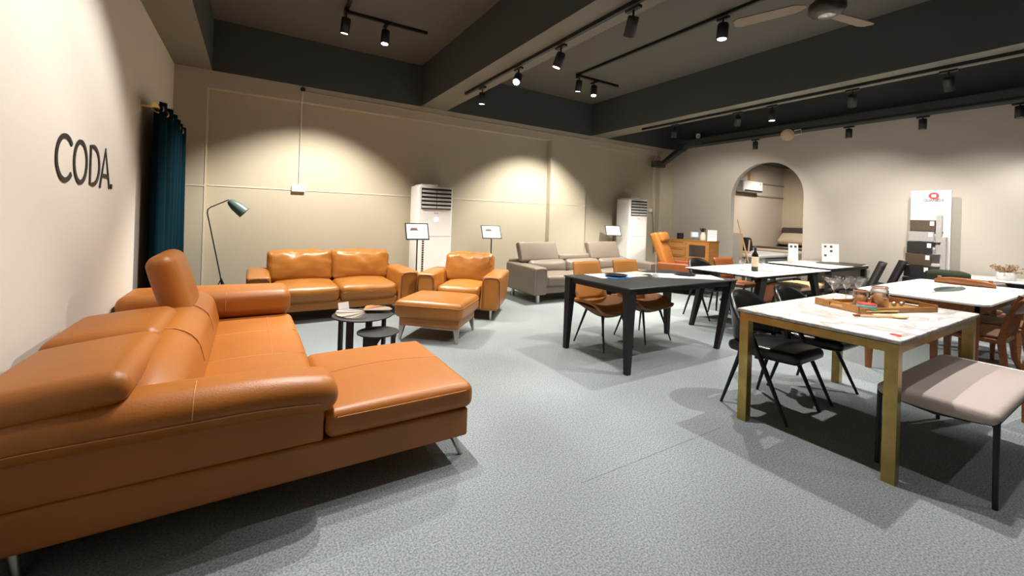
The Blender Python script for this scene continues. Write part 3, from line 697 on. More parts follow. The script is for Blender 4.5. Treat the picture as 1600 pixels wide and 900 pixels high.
# ------------------------------------------------------------------ dining chairs
def chair_tan(label, loc, rz, group):
    t = thing('shell_chair', label, 'chair', loc, rz, group)      # faces -y
    def seat(u, v):
        s_ = u*2-1; y = -.24+.50*v; z = .44-.05*max(0, 1-v*3)**2*1.0
        z += .0; w2 = .235+.015*sin(v*pi)
        z += .05*abs(s_)**3*(.2+.8*sin(v*pi*.85)) - .012
        return (s_*w2, y, z)
    def back(u, v):
        s_ = u*2-1; z = .45+.41*v; y = .245+.07*v-.075*abs(s_)**2.2*(1-.8*v)
        w2 = .225-.035*v
        return (s_*w2, y, z)
    def skirt(u, v):
        s_ = u*2-1; a = v*pi/2
        return (s_*.235*(1-.12*v), -.23-.03*sin(a)+.10*(1-cos(a)), .385-.0*v-.085*v+.02*abs(s_)**3*(1-v))
    MB().sheet(seat, 16, 14, .03, M_tanf).build('seat', t)
    q = MB(); q.sheet(back, 14, 12, .022, M_tanf); q.build('backrest', t)
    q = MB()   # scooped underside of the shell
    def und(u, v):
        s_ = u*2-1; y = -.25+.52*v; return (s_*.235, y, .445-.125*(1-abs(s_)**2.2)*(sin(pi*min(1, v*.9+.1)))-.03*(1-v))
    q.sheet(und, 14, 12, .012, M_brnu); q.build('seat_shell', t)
    for sx_ in (-1, 1):
        MB().tube([(sx_*.13, -.12, .37), (sx_*.21, -.24, 0)], [.014, .008], M_black).build('leg', t)
        MB().tube([(sx_*.13, .12, .37), (sx_*.21, .22, 0)], [.014, .008], M_black).build('leg', t)
    return t
gA = 'tan shell chairs at the dark dining table'
c0 = chair_tan('tan shell chair pushed under the dark dining table at its left end', (3.25, 3.32, 0), R(0), gA)
dup(c0, (3.86, 3.32, 0), R(0), 'tan shell chair pushed under the dark dining table, behind the clear sign rod', gA)

def chair_black(label, loc, rz, group):
    t = thing('curved_back_chair', label, 'chair', loc, rz, group)   # faces -y
    MB().rbox((-.235, -.25, .40), (.235, .22, .475), .035, M_blkl, 10, 5, puff=(0, 0, .015), fn=lambda p: (p.x*(1-.35*max(0, (-.05-p.y))/.2*abs(p.x)/.235*.6), p.y, p.z)).build('seat', t)
    def back(u, v):
        s_ = u*2-1; a = s_*R(72); top = .82-.20*abs(s_)**2.4; bot = .47+.02*abs(s_)
        z = bot+(top-bot)*v; rr = .255+.01*v
        return (rr*sin(a), -.02+.27*cos(a)+.04*v, z)
    MB().sheet(back, 24, 8, .035, M_blkl).build('backrest', t)
    for s_ in (-1, 1):
        MB().tube([(s_*.235, .06, .60), (s_*.225, -.04, .36), (s_*.23, -.21, 0)], [.017, .017, .010], M_blackw).build('leg', t)
        MB().tube([(s_*.225, .10, .58), (s_*.215, .13, .38), (s_*.25, .24, 0)], [.015, .017, .010], M_blackw).build('leg', t)
    MB().box((-.22, -.02, .385), (.22, .02, .405), M_blackw).build('seat_rail', t)
    return t
gB = 'black curved back chairs'
cb = chair_black('black curved back chair pushed in at the left corner of the brass legged table', (3.29, 1.60, 0), R(0), gB)
dup(cb, (3.95, 1.60, 0), R(0), 'black curved back chair at the brass legged table, further from the table corner', gB)
dup(cb, (5.62, 3.62, 0), R(-8), 'black curved back chair at the far side of the wine bottle table', gB)
# rust leather dining chair beside it
def chair_rust(label, loc, rz):
    t = thing('leather_dining_chair', label, 'chair', loc, rz, 'rust brown dining chairs')
    MB().rbox((-.23, -.24, .41), (.23, .22, .47), .03, M_rust, 6, 3).build('seat', t)
    MB().sheet(lambda u, v: ((u*2-1)*.24, .24+.06*v-.05*abs(u*2-1)**2, .48+.33*v), 10, 6, .025, M_rust).build('backrest', t)
    for sx_ in (-1, 1):
        for y in (-.2, .2): MB().tube([(sx_*.19, y, .42), (sx_*.2, y*1.05, 0)], [.018, .012], M_black).build('leg', t)
    for sx_ in (-1, 1): MB().tube([(sx_*.19, .2, .42), (sx_*.20, .27, .62)], .012, M_black).build('back_post', t)
    return t
cr = chair_rust('rust brown leather chair at the far side of the wine bottle table', (6.32, 3.62, 0), R(0))
lowc = dup(cr, (5.48, 3.02, 0), R(180), 'low rust brown leather chair seen underneath the wine bottle table'); lowc.scale = (1, 1, .78)

def chair_dark(label, loc, rz, group):
    t = thing('upholstered_chair', label, 'chair', loc, rz, group)
    MB().sheet(lambda u, v: ((u*2-1)*.235, -.26+.48*v, .47-.05*max(0, 1-v*2.6)**2+.035*sin(v*pi)*abs(u*2-1)), 12, 12, .05, M_greyf).build('seat', t)
    MB().sheet(lambda u, v: ((u*2-1)*(.225-.03*v), .20+.15*v-.05*abs(u*2-1)**2, .46+.42*v), 12, 10, .035, M_greyf).build('backrest', t)
    for sx_ in (-1, 1):
        for y in (-.2, .2): MB().tube([(sx_*.15, y*.8, .44), (sx_*.2, y*1.15, 0)], [.016, .01], M_black).build('leg', t)
    return t
gC = 'charcoal chairs at the far marble table'
cd = chair_dark('charcoal upholstered chair at the far marble table, the left of the pair', (7.28, 2.52, 0), R(-160), gC)
dup(cd, (7.98, 2.50, 0), R(-160), 'charcoal upholstered chair at the far marble table, the right of the pair', gC)

# slatted wooden chairs round the leaf table
def chair_wood(label, loc, rz, group='orange wood chairs', m_=None):
    m_ = m_ or M_woodo
    t = thing('wooden_chair', label, 'chair', loc, rz, group)
    MB().rbox((-.23, -.23, .42), (.23, .22, .46), .015, m_, 6, 2).build('seat_frame', t)
    MB().rbox((-.21, -.21, .455), (.21, .20, .49), .02, M_brnu, 6, 3, puff=(0, 0, .01)).build('seat', t)
    for sx_ in (-1, 1):
        MB().hexa([(sx_*.21-.018, -.22, 0), (sx_*.21+.018, -.22, 0), (sx_*.21+.018, -.185, 0), (sx_*.21-.018, -.185, 0)], [(sx_*.2-.025, -.23, .43), (sx_*.2+.025, -.23, .43), (sx_*.2+.025, -.18, .43), (sx_*.2-.025, -.18, .43)], m_).build('leg', t)
        MB().tube([(sx_*.22, .30, 0), (sx_*.21, .22, .25), (sx_*.205, .20, .45), (sx_*.20, .235, .65), (sx_*.195, .30, .86)], [.016, .024, .026, .022, .016], m_, 10).build('leg', t)
    q = MB(); q.sheet(lambda u, v: ((u*2-1)*.235, .255+.07*v+.0-.045*(2*u-1)**2+.03, .70+.16*v-.04*abs(2*u-1)**3*v), 14, 4, .025, m_); q.build('top_rail', t)
    for k in range(4): MB().tube([(-.12+.08*k, .20, .46), (-.12+.08*k, .27, .73)], .010, m_, 6).build('slat', t)
    return t
gD = 'orange wood chairs around the leaf patterned table'
cw = chair_wood('orange wood chair at the far end of the leaf patterned table', (6.95, 1.30, 0), R(90), gD); cw.scale = (1, 1, .96)
dup(cw, (4.86, 0.36, 0), R(172), 'orange wood chair cut by the right edge of the picture behind the bench', gD)
dup(cw, (5.55, 1.02, 0), R(180), 'orange wood chair under the near side of the leaf patterned table', gD)
dup(cw, (6.35, 1.00, 0), R(180), 'orange wood chair under the leaf table, further right than its neighbour', gD)
# olive chair
t = thing('velvet_chair', 'olive green velvet chair behind the oval white table', 'chair', (7.76, 1.62, 0), R(90))
MB().rbox((-.22, -.22, .40), (.22, .20, .48), .03, M_green, 6, 3).build('seat', t)
MB().sheet(lambda u, v: ((u*2-1)*.2, .19+.08*v-.05*(2*u-1)**2, .47+.37*v-.03*abs(2*u-1)**4*v), 12, 6, .05, M_green).build('backrest', t)
for sx_ in (-1, 1):
    for y in (-.18, .18): MB().tube([(sx_*.16, y, .41), (sx_*.19, y*1.2, 0)], [.014, .009], M_black).build('leg', t)

# ------------------------------------------------------------------ tables
def table(name, label, x0, x1, y0, y1, z, th, mt, me_):
    t = thing(name, label, 'table', ((x0+x1)/2, (y0+y1)/2, 0)); hx, hy = (x1-x0)/2, (y1-y0)/2
    return t, hx, hy
def corner_leg(x, y, sx_, sy_, z1, wt, wb, inset=.0):
    """tapered leg whose outer faces stay on the corner (x,y)"""
    f_ = lambda w_, i: [(x-sx_*i, y-sy_*i), (x-sx_*(i+w_), y-sy_*i), (x-sx_*(i+w_), y-sy_*(i+w_)), (x-sx_*i, y-sy_*(i+w_))]
    b_ = [(a, c_, 0) for a, c_ in f_(wb, inset)]; t_ = [(a, c_, z1) for a, c_ in f_(wt, 0)]
    return MB().hexa(b_, t_, M_blackw)
# dark table
t, hx, hy = table('dining_table', 'black square dining table with slate top set with plates, in the middle', 2.77, 4.40, 2.52, 3.42, 0, 0, 0, 0)
q = MB(); q.rbox((-hx, -hy, .735), (hx, hy, .75), .006, M_blktop, 2, 2); q.build('tabletop', t)
q = MB()
for a in ((-hx+.03, -hy+.03, hx-.03, -hy+.055), (-hx+.03, hy-.055, hx-.03, hy-.03), (-hx+.03, -hy+.03, -hx+.055, hy-.03), (hx-.055, -hy+.03, hx-.03, hy-.03)): q.box((a[0], a[1], .685), (a[2], a[3], .735), M_blackw)
q.build('apron', t)
for sx_, sy_ in ((-1, -1), (1, -1), (-1, 1), (1, 1)):
    ins = .0 if sx_ < 0 else .16
    corner_leg(sx_*(hx-.01), sy_*(hy-.01), sx_, sy_, .735, .085, .045, .0 if sx_ < 0 else .10).build('leg', t)
# wine table
t, hx, hy = table('dining_table', 'white topped table with splayed black legs holding the wine bottle', 4.87, 6.72, 2.57, 3.50, 0, 0, 0, 0)
MB().rbox((-hx, -hy, .74), (hx, hy, .752), .005, M_marblew, 2, 2).build('tabletop', t)
q = MB(); q.box((-hx+.02, -hy+.02, .725), (hx-.02, hy-.02, .74), M_blackw)
q.box((-hx+.12, -hy+.1, .69), (hx-.12, -hy+.13, .73), M_blackw); q.box((-hx+.12, hy-.13, .69), (hx-.12, hy-.1, .73), M_blackw)
q.build('apron', t)
for sx_, sy_ in ((-1, -1), (1, -1), (-1, 1), (1, 1)):
    x, y = sx_*(hx-.07), sy_*(hy-.07); xt = sx_*(hx-.30)
    MB().hexa([(x-.03, y-.02, 0), (x+.03, y-.02, 0), (x+.03, y+.02, 0), (x-.03, y+.02, 0)], [(xt-.07, y-.03-sy_*.03, .73), (xt+.07, y-.03-sy_*.03, .73), (xt+.07, y+.03-sy_*.03, .73), (xt-.07, y+.03-sy_*.03, .73)], M_blackw).build('leg', t)
# far marble table
t, hx, hy = table('dining_table', 'white marble table with straight black legs covered in sample sheets, farthest back', 7.12, 8.50, 2.72, 3.60, 0, 0, 0, 0)
MB().rbox((-hx, -hy, .735), (hx, hy, .75), .006, M_marblew, 2, 2).build('tabletop', t)
MB().rbox((-hx+.01, -hy+.01, .69), (hx-.01, hy-.01, .735), .01, M_blackw, 2, 2).build('apron', t)
for sx_, sy_ in ((-1, -1), (1, -1), (-1, 1), (1, 1)):
    x, y = sx_*(hx-.06), sy_*(hy-.06); MB().box((x-.03, y-.03, 0), (x+.03, y+.03, .7), M_blackw).build('leg', t)
# brass table
t, hx, hy = table('dining_table', 'marble topped table on square brass legs in the right foreground', 2.86, 4.38, .775, 1.635, 0, 0, 0, 0)
q = MB(); q.rbox((-hx, -hy, .738), (hx, hy, .76), .005, M_marble, 2, 2); q.box((-hx-.0006, -hy-.0006, .739), (hx+.0006, hy+.0006, .753), M_edge); q.build('tabletop', t)
q = MB(); a_ = .012
l_ = .0705
for a in ((-hx+l_, -hy+.014, hx-.014, -hy+.055), (-hx+l_, hy-.055, hx-.014, hy-.014), (-hx+.014, -hy+l_, -hx+.055, hy-l_), (hx-.055, -hy+.0555, hx-.014, hy-.0555)): q.box((a[0], a[1], .685), (a[2], a[3], .732), M_gold)
q.box((-hx+.02, -hy+.02, .733), (hx-.02, hy-.02, .738), M_ink)
q.build('apron', t)
for sx_, sy_ in ((-1, -1), (1, -1), (-1, 1), (1, 1)):
    x, y = sx_*(hx-.042), sy_*(hy-.042); x = x-.0*(sx_ > 0)
    MB().box((x-.029, y-.029, 0), (x+.029, y+.029, .7328), M_gold).build('leg', t)
# leaf table
t, hx, hy = table('dining_table', 'white table with a grey leaf pattern and orange wood legs behind the brass table', 5.0, 6.95, .84, 1.72, 0, 0, 0, 0)
pl = []
for cx_, cy_, a0 in ((hx-.1, hy-.1, 0), (-hx+.1, hy-.1, 90), (-hx+.1, -hy+.1, 180), (hx-.1, -hy+.1, 270)):
    pl += [(cx_+.1*cos(R(a0+15*k)), cy_+.1*sin(R(a0+15*k))) for k in range(7)]
q = MB(); q.prism(pl, .735, .75, M_whitetop)
random.seed(3)
for k in range(46):
    u = k/45; x = -.42+.84*u; w2 = .085*math.sin(pi*min(1, u*1.05))**.7+.004
    for s_ in (-1, 1): q.tube([(x, 0, .7505), (x+.06, s_*w2*.6, .7505), (x+.09, s_*w2, .7505)], .0017, M_inkg, 4)
q.tube([(-.5, .0, .7505), (.5, 0, .7505)], .0025, M_inkg, 4)
q.build('tabletop', t)
q = MB()
for a in ((-hx+.06, -hy+.06, hx-.06, -hy+.085), (-hx+.06, hy-.085, hx-.06, hy-.06), (-hx+.06, -hy+.06, -hx+.085, hy-.06), (hx-.085, -hy+.06, hx-.06, hy-.06)): q.box((a[0], a[1], .655), (a[2], a[3], .735), M_woodo)
q.build('apron', t)
for sx_, sy_ in ((-1, -1), (1, -1), (-1, 1), (1, 1)):
    x, y = sx_*(hx-.1), sy_*(hy-.1); MB().tube([(x, y, 0), (x, y, .3), (x, y, .734)], [.026, .036, .044], M_woodo, 14).build('leg', t)
# oval table
t = thing('oval_table', 'oval white dining table at the right edge holding the flower pot', 'table', (8.08, 1.12, 0))
MB().lathe([(0, .735), (.46, .735), (.5, .745), (.495, .752), (0, .752)], M_whitetop, 56, sx=.84, sy=1.5).build('tabletop', t)
MB().lathe([(.22, 0), (.22, .02), (.05, .06), (.045, .6), (.12, .735)], mat('navy_pedestal', (.012, .01, .03), .4), 28).build('pedestal', t)
t = thing('plant_pot', 'white pot with dried pinkish flowers on the oval table', 'plant', (7.98, 1.20, .752))
MB().lathe([(0, 0), (.075, 0), (.085, .01), (.088, .10), (.08, .10), (.078, .02), (0, .02)], M_white, 24).build('pot', t)
q = MB(); random.seed(5)
for k in range(70):
    a = random.uniform(0, 2*pi); rr = random.uniform(.02, .14); zz = random.uniform(.10, .19)
    q.tube([(.03*cos(a), .03*sin(a), .06), (rr*cos(a)*.7, rr*sin(a)*.7, zz*.8+.02), (rr*cos(a), rr*sin(a), zz)], .003, M_dry, 4)
    q.lathe([(0, .012), (.012, 0), (0, -.012)], M_dry, 6, Tr(rr*cos(a), rr*sin(a), zz))
q.build('dried_flowers', t)

# bench
t = thing('bench', 'pale pinkish grey upholstered bench with black tube legs in the right foreground', 'bench', (3.63, .70, 0))
q = MB(); q.rbox((-.57, -.235, .40), (.57, .235, .46), .028, M_pink, 12, 4, puff=(0, 0, .012), fn=lambda p: (p.x, p.y, p.z-.018*(1-(p.y/.235)**2)*(p.z < .42))); q.build('seat', t)
MB().box((.535, -.19, .4585), (.562, .2, .4645), M_whitew).build('seat_tag_strip', t)
q = MB(); q.tube([(-.54, -.21, .40), (-.54, 0, .375), (-.54, .21, .40)], .010, M_black); q.tube([(.54, -.21, .40), (.54, 0, .375), (.54, .21, .40)], .010, M_black)
q.box((-.54, -.22, .385), (.54, -.205, .402), M_black); q.box((-.54, .205, .385), (.54, .22, .402), M_black); q.build('frame', t)
for sx_, sy_ in ((-1, -1), (1, -1), (-1, 1), (1, 1)): MB().tube([(sx_*.545, sy_*.222, .43), (sx_*.55, sy_*.225, 0)], [.013, .011], M_black, 12).build('leg', t)
# beige bench between tables
t = thing('beige_bench', 'beige cushioned bench on black wire legs between the two far white tables', 'bench', (6.72, 3.05, 0), R(0))
MB().rbox((-.62, -.20, .42), (.62, .20, .50), .03, M_beigef, 8, 4, puff=(0, 0, .015)).build('seat', t)
MB().box((-.6, -.19, .37), (.6, .19, .42), M_blackw).build('frame', t)
for sx_, sy_ in ((-1, -1), (1, -1), (-1, 1), (1, 1)):
    x, y = sx_*.5, sy_*.14; MB().tube([(x-.07, y, .38), (x, y+sy_*.04, 0), (x+.07, y, .38)], .006, M_black, 6).build('leg', t)
# low marble coffee table behind
t = thing('low_table', 'low white marble table with black frame beyond the charcoal chairs', 'table', (8.02, 3.95, 0))
MB().rbox((-.42, -.2, .40), (.42, .2, .425), .008, M_marblew, 2, 2).build('tabletop', t)
for sx_, sy_ in ((-1, -1), (1, -1), (-1, 1), (1, 1)): MB().box((sx_*.38-.012, sy_*.17-.012, 0), (sx_*.38+.012, sy_*.17+.012, .40), M_black).build('leg', t)

# ------------------------------------------------------------------ things on the tables
def place(o, label, cat, loc, rz=0, group=None): return tag(o, label, cat, group, loc, rz)
zt = .7505
def placemat(loc, rz, label, w_=.44, d_=.30):
    return place(MB().box((-w_/2, -d_/2, 0), (w_/2, d_/2, .002), M_whitew).build('placemat'), label, 'placemat', loc, rz, 'white placemats')
placemat((3.32, 3.22, zt), R(-4), 'white sheet lying on the dark table under the left plate', .62, .30)
placemat((4.03, 2.90, zt), R(-35), 'white sheet lying on the dark table under the right plate', .70, .36)
place(MB().box((-.13, -.04, 0), (.13, .07, .003), M_blue).build('booklet'), 'blue booklet edge showing under the left plate on the dark table', 'booklet', (3.20, 3.04, zt+.0022), R(-10))
place(MB().box((-.14, -.1, 0), (.14, .1, .003), M_offw).build('leaflet'), 'cream leaflet on the white sheet at the middle of the dark table', 'leaflet', (3.68, 3.25, zt+.0022), R(8))
def plate(loc, label):
    return place(MB().lathe([(0, 0), (.07, 0), (.115, .012), (.118, .017), (.11, .017), (.068, .006), (0, .006)], mat('black_plate', (.02, .022, .028), .2), 36).build('plate'), label, 'plate', loc, 0, 'black plates')
plate((3.24, 3.14, zt+.006), 'black plate on the left white sheet of the dark table'); plate((4.12, 2.96, zt+.0025), 'black plate on the right white sheet of the dark table')
t = thing('sign_rod', 'clear block holding a thin white rod, standing on the dark table', 'rod holder', (3.62, 2.95, zt+.0006), R(20))
MB().rbox((-.035, -.025, 0), (.035, .025, .045), .006, mat('acrylic', (.8, .82, .84), .08, alpha=.6), 2, 2).build('block', t); MB().tube([(0, 0, .02), (.02, .01, .27)], .003, M_white, 6).build('rod', t)
# wine
t = thing('wine_bottle', 'dark red wine bottle with cream label on the white table', 'bottle', (5.43, 2.90, .752))
MB().lathe([(0, 0), (.036, 0), (.039, .006), (.039, .19), (.034, .215), (.017, .245), (.014, .26), (.014, .305), (0, .305)], M_wine, 28).build('glass_body', t)
MB().lathe([(.0395, .06), (.0398, .065), (.0398, .18), (.0395, .185)], M_label, 28).build('label', t)
MB().lathe([(.0145, .26), (.016, .262), (.016, .312), (0, .312)], M_ink, 20).build('capsule', t)
def wineglass(loc, label, group, martini=False, s_=1.0):
    t = thing('martini_glass' if martini else 'wine_glass', label, 'glass', loc, 0, group)
    MB().lathe([(0, 0), (.034, 0), (.034, .003), (0, .005)], M_glass, 24).build('foot', t)
    MB().tube([(0, 0, .003), (0, 0, .075)], .003, M_glass, 8).build('stem', t)
    if martini: pr_ = [(.004, .075), (.055, .145), (.053, .145), (.003, .078)]
    else: pr_ = [(.004, .072), (.03, .085), (.042, .115), (.038, .16), (.036, .16), (.040, .115), (.028, .087), (.003, .076)]
    MB().lathe(pr_, M_glass, 28).build('bowl', t); t.scale = (s_,)*3
    return t
wineglass((5.36, 3.02, .752), 'wine glass to the left of the wine bottle', 'wine glasses'); wineglass((5.58, 2.90, .752), 'wine glass to the right of the wine bottle', 'wine glasses')
place(MB().rbox((-.07, -.008, 0), (.07, .008, .012), .004, M_woodp, 2, 2).build('corkscrew'), 'small wooden stick lying beside the wine bottle', 'corkscrew', (5.55, 2.80, .752), R(-30))
# brass table items
zg = .7602
t = thing('serving_tray', 'light wood serving tray with cut-out handles on the marble table', 'tray', (3.86, 1.20, zg), R(-20))
q = MB(); q.box((-.34, -.15, .004), (.34, .15, .012), M_woodl); q.box((-.34, -.16, .0), (.34, -.148, .035), M_woodl); q.box((-.34, .148, 0), (.34, .16, .035), M_woodl); q.build('tray_base', t)
for s_ in (-1, 1):
    q = MB(); q.box((s_*.34-.007, -.16, 0), (s_*.34+.007, -.05, .05), M_woodl); q.box((s_*.34-.007, .05, 0), (s_*.34+.007, .16, .05), M_woodl); q.box((s_*.34-.007, -.05, 0), (s_*.34+.007, .05, .018), M_woodl); q.box((s_*.34-.007, -.05, .04), (s_*.34+.007, .05, .052), M_woodl); q.build('handle', t)
def jar(loc, r_, h, label):
    t = thing('glass_jar', label, 'jar', loc, 0, 'glass jars')
    MB().lathe([(0, 0), (r_, .0), (r_, h*.8), (r_*.85, h*.86), (r_*.9, h), (r_*.85, h), (r_*.8, h*.86), (r_*.94, h*.79), (r_*.94, .006), (0, .006)], M_glass, 28).build('glass_body', t)
    MB().lathe([(0, .008), (r_*.9, .008), (r_*.9, h*.45), (r_*.5, h*.62), (0, h*.66)], M_jam, 20).build('contents', t)
    MB().lathe([(r_*.9, h*.88), (r_*.97, h*.89), (r_*.97, h*.96), (r_*.9, h*.97)], mat('amber_seal', (.6, .3, .15), .4, alpha=.7), 24).build('rim_seal', t)
    return t
jar((3.88, 1.18, zg+.012), .052, .15, 'tall glass jar of brown sticks on the tray'); jar((3.83, 1.275, zg+.012), .045, .11, 'shorter glass jar behind the tall jar on the tray')
gG = 'martini glasses'
wineglass((3.77, 1.42, zg), 'martini glass on the marble table, leftmost of the three', gG, True, 1.35)
wineglass((3.93, 1.40, zg), 'martini glass on the marble table, middle of the three', gG, True, 1.35)
wineglass((4.09, 1.38, zg), 'martini glass on the marble table, nearest the jars', gG, True, 1.3)
t = thing('tin_can', 'low teal tin with a red top on the tray', 'tin', (3.62, 1.17, zg+.0125))
MB().lathe([(0, 0), (.056, 0), (.056, .04), (0, .04)], M_tin, 28).build('tin_body', t); MB().lathe([(0, .0405), (.052, .0405), (.056, .042), (.056, .046), (0, .047)], M_red, 28).build('lid', t)
place(MB().prism([(-.14, -.03), (.12, -.04), (.14, .03), (-.1, .04)], 0, .005, mat('yellow_card', (.75, .6, .2), .6)).build('card'), 'yellow and white card under the tin on the tray', 'card', (3.68, 1.12, zg+.0124), R(-20))
t = thing('wooden_spoon', 'wooden spoon lying on the marble in front of the tray', 'spoon', (3.50, 1.03, zg+.003), R(-32))
MB().rbox((-.16, -.009, 0), (.06, .009, .012), .005, M_woodp, 3, 2).build('handle', t); MB().lathe([(0, -.002), (.03, 0), (.038, .008), (.03, .012), (0, .006)], M_woodp, 20, Tr(.09, 0, 0), sx=1.4, sy=.8).build('bowl', t)
t = thing('wooden_knife', 'dark wooden spreader lying beside the wooden spoon', 'spreader', (3.50, 1.075, zg+.003), R(-25))
MB().rbox((-.17, -.011, 0), (-.03, .011, .012), .005, M_woodo, 3, 2).build('handle', t); MB().prism([(-.03, -.01), (.15, -.016), (.17, 0), (.15, .014), (-.03, .01)], .002, .008, M_woodp).build('blade', t)
random.seed(11)
for k in range(4):
    place(MB().lathe([(0, -.014), (.011, -.01), (.015, 0), (.011, .01), (0, .014)], M_steel, 14).build('metal_ball'), 'silver ball in the right end of the tray, '+('closest to the jars', 'second from the jars', 'third from the jars', 'farthest from the jars')[k], 'ball', (4.02+.035*k, 1.14-.012*k+.02*(k % 2), zg+.0265), 0, 'silver balls in the tray')
place(MB().lathe([(0, 0), (.03, 0), (.03, .0012), (0, .0012)], M_red, 28, sx=1.1, sy=.8).build('red_sticker'), 'red oval sticker on the near corner of the marble table', 'sticker', (2.99, .835, zg), R(40))
# far table items
zf = .7502
def sheetmat(nm, w_, d_, m_, label, loc, rz=0, tilt=0):
    return tag(MB().box((-w_/2, -d_/2, 0), (w_/2, d_/2, .010), m_, Ry(-tilt)).build(nm), label, 'sample slab', 'stone sample slabs on the far marble table', loc, rz)
sheetmat('sample_slab', .30, .55, M_slabg, 'dark grey slab on the near right of the far marble table', (8.02, 2.98, zf), R(0))
sheetmat('sample_slab', .22, .45, M_slabb, 'brownish slab at the right end of the far marble table', (8.34, 2.98, zf), R(0))
sheetmat('sample_slab', .16, .35, M_slabl, 'pale grey slab at the back of the far marble table', (8.36, 3.40, zf), R(0))
sheetmat('sample_slab', .34, .26, M_whitew, 'white slab lying beside the tall price card', (7.84, 3.34, zf), R(10))
def tcard(loc, w_, h, label, rz, sq):
    t = thing('price_display', label, 'card', loc, rz)
    q = MB(); q.box((-w_/2, -.003, 0), (w_/2, .003, h), M_whitew, Rx(R(-6)))
    for (x, z) in sq: q.box((x*w_-.018, -.0045, z*h-.018), (x*w_+.018, -.003, z*h+.018), M_slabg, Rx(R(-6)))
    q.build('card', t)
    MB().box((-w_/2, -.02, 0), (w_/2, .04, .004), M_whitew).build('foot', t)
tcard((7.62, 3.45, zf), .14, .30, 'tall narrow white card with two grey squares beside the arch', R(-50), ((-.22, .84), (.22, .84)))
tcard((8.28, 3.18, zf+.0105), .24, .30, 'white folded card with four grey squares on the stone slabs', R(-50), ((-.3, .85), (.05, .85), (.05, .6), (-.3, .35)))
tag(MB().lathe([(0, 0), (.04, 0), (.045, .10), (.04, .10), (.036, .01), (0, .01)], M_offw, 24).build('cup'), 'cream cup at the left of the tall price card', 'cup', None, (7.42, 3.40, zf))

# ------------------------------------------------------------------ stone sample board on the right wall
t = thing('sample_display', 'tall white QUARELLA board with red Q logo leaning on the right wall', 'display board', (8.36, 1.97, 0), R(-90))
# local: +x -> world -y ; -y -> world -x (faces -x)
MB().box((-.235, -.02, 0), (.19, .02, 1.92), mat('board_white', (.62, .61, .62), .6)).build('board', t)
q = MB(); cx_, cz_ = .01, 1.84
o_ = [(cx_+.055*cos(2*pi*k/32), cz_+.048*sin(2*pi*k/32)) for k in range(32)]; i_ = [(cx_+.026*max(-1, min(1, 1.25*cos(2*pi*k/32))), cz_+.022*max(-1, min(1, 1.25*sin(2*pi*k/32)))) for k in range(32)]
vs = [(x, -.0225, z) for x, z in o_]+[(x, -.0225, z) for x, z in i_]
q.add(vs, [(k, (k+1) % 32, 32+(k+1) % 32, 32+k) for k in range(32)], M_red); q.prism([(0, 0), (.03, -.012), (.022, -.03), (.004, -.02)], 0, .002, M_red, M=Tr(cx_+.03, -.0205, cz_-.03) @ Rx(R(90)))
q.build('logo', t)
text('QUARELLA', .048, M_ink, 'lettering', t, (.01, -.022, 1.775), (R(90), 0, 0), .0006, .9)
XR_ = (-.225, .045)
slabs = [(XR_, 1.33, 1.49, M_slabb, .05), (XR_, 1.18, 1.325, M_slabl, .10), (XR_, 1.01, 1.175, M_slabk, .15), (XR_, .84, 1.005, M_slabb, .20), (XR_, .67, .835, M_slabk, .25), (XR_, .50, .665, M_slabk, .30)]
names = ['top brown sample slab on the white display board', 'pale speckled slab below the top brown one on the display', 'upper black sample slab on the display steps', 'brown speckled sample slab between two black ones', 'lower black sample slab on the display steps', 'lowest black sample slab on the display, behind the olive chair']
for (xr, z0, z1, m_, dp), nm in zip(slabs, names):
    s_ = thing('sample_slab', nm, 'sample slab', (8.36, 1.97, z0), R(-90), 'stone sample slabs on the display steps')
    MB().box((xr[0], -.02-dp, 0), (xr[1], -.021-dp+.03, z1-z0-.004), m_).build('slab', s_)
    MB().box((xr[1]-.055, -.0215-dp, (z1-z0)*.5), (xr[1]-.012, -.0195-dp, (z1-z0)*.88), M_whitew).build('tag', s_)
t2 = thing('step_rack', 'pale grey stepped rack carrying the stone slabs', 'rack', (8.36, 1.97, 0), R(-90))
q = MB()
for (xr, z0, z1, m_, dp) in slabs: q.box((xr[0]-.004, -.02-dp+.009, z0-.006 if z0 > .51 else 0), (.12, -.022, z0), M_slabl)
q.box((.055, -.07, 1.0), (.11, -.022, 1.56), M_slabl); q.box((.11, -.10, 0), (.165, -.022, 1.25), M_slabl)
q.build('steps', t2)

# ------------------------------------------------------------------ sideboard in the corner
t = thing('sideboard', 'oak sideboard with drawers and a dark glass door in the far corner', 'sideboard', (7.75, 5.05, 0))
# front faces -x, runs +y
z0, z1 = .48, .97
MB().box((0, 0, z0), (.34, .95, z1), M_woodl).box((-.01, -.01, z1), (.35, .96, z1+.015), M_woodl).build('body', t)
d_ = MB().box((-.015, .03, z0+.02), (0, .50, z1-.02), M_woodl).build('door', t)
MB().box((-.017, .06, z0+.17), (-.014, .43, z1-.08), mat('smoked_glass', (.045, .04, .035), .15)).build('pane', d_)
for k in range(3):
    dz = z0+.02+k*.155
    d_ = MB().box((-.015, .53, dz), (0, .93, dz+.145), M_woodl).build('drawer', t)
    MB().box((-.022, .57, dz+.115), (-.014, .89, dz+.13), M_woodo).build('handle', d_)
for x in (.04, .30):
    for y in (.05, .90): MB().tube([(x, y, z0), (x, y, 0)], [.02, .014], M_woodl, 10).build('leg', t)
zs_ = z1+.016
tag(MB().rbox((-.05, -.05, 0), (.05, .05, .13), .008, M_ink, 2, 2).build('speaker_box'), 'small black box standing on the oak sideboard', 'box', None, (7.95, 5.86, zs_))
t = thing('tablet', 'small screen on a stand on the oak sideboard', 'screen', (7.95, 5.50, zs_), R(-65))
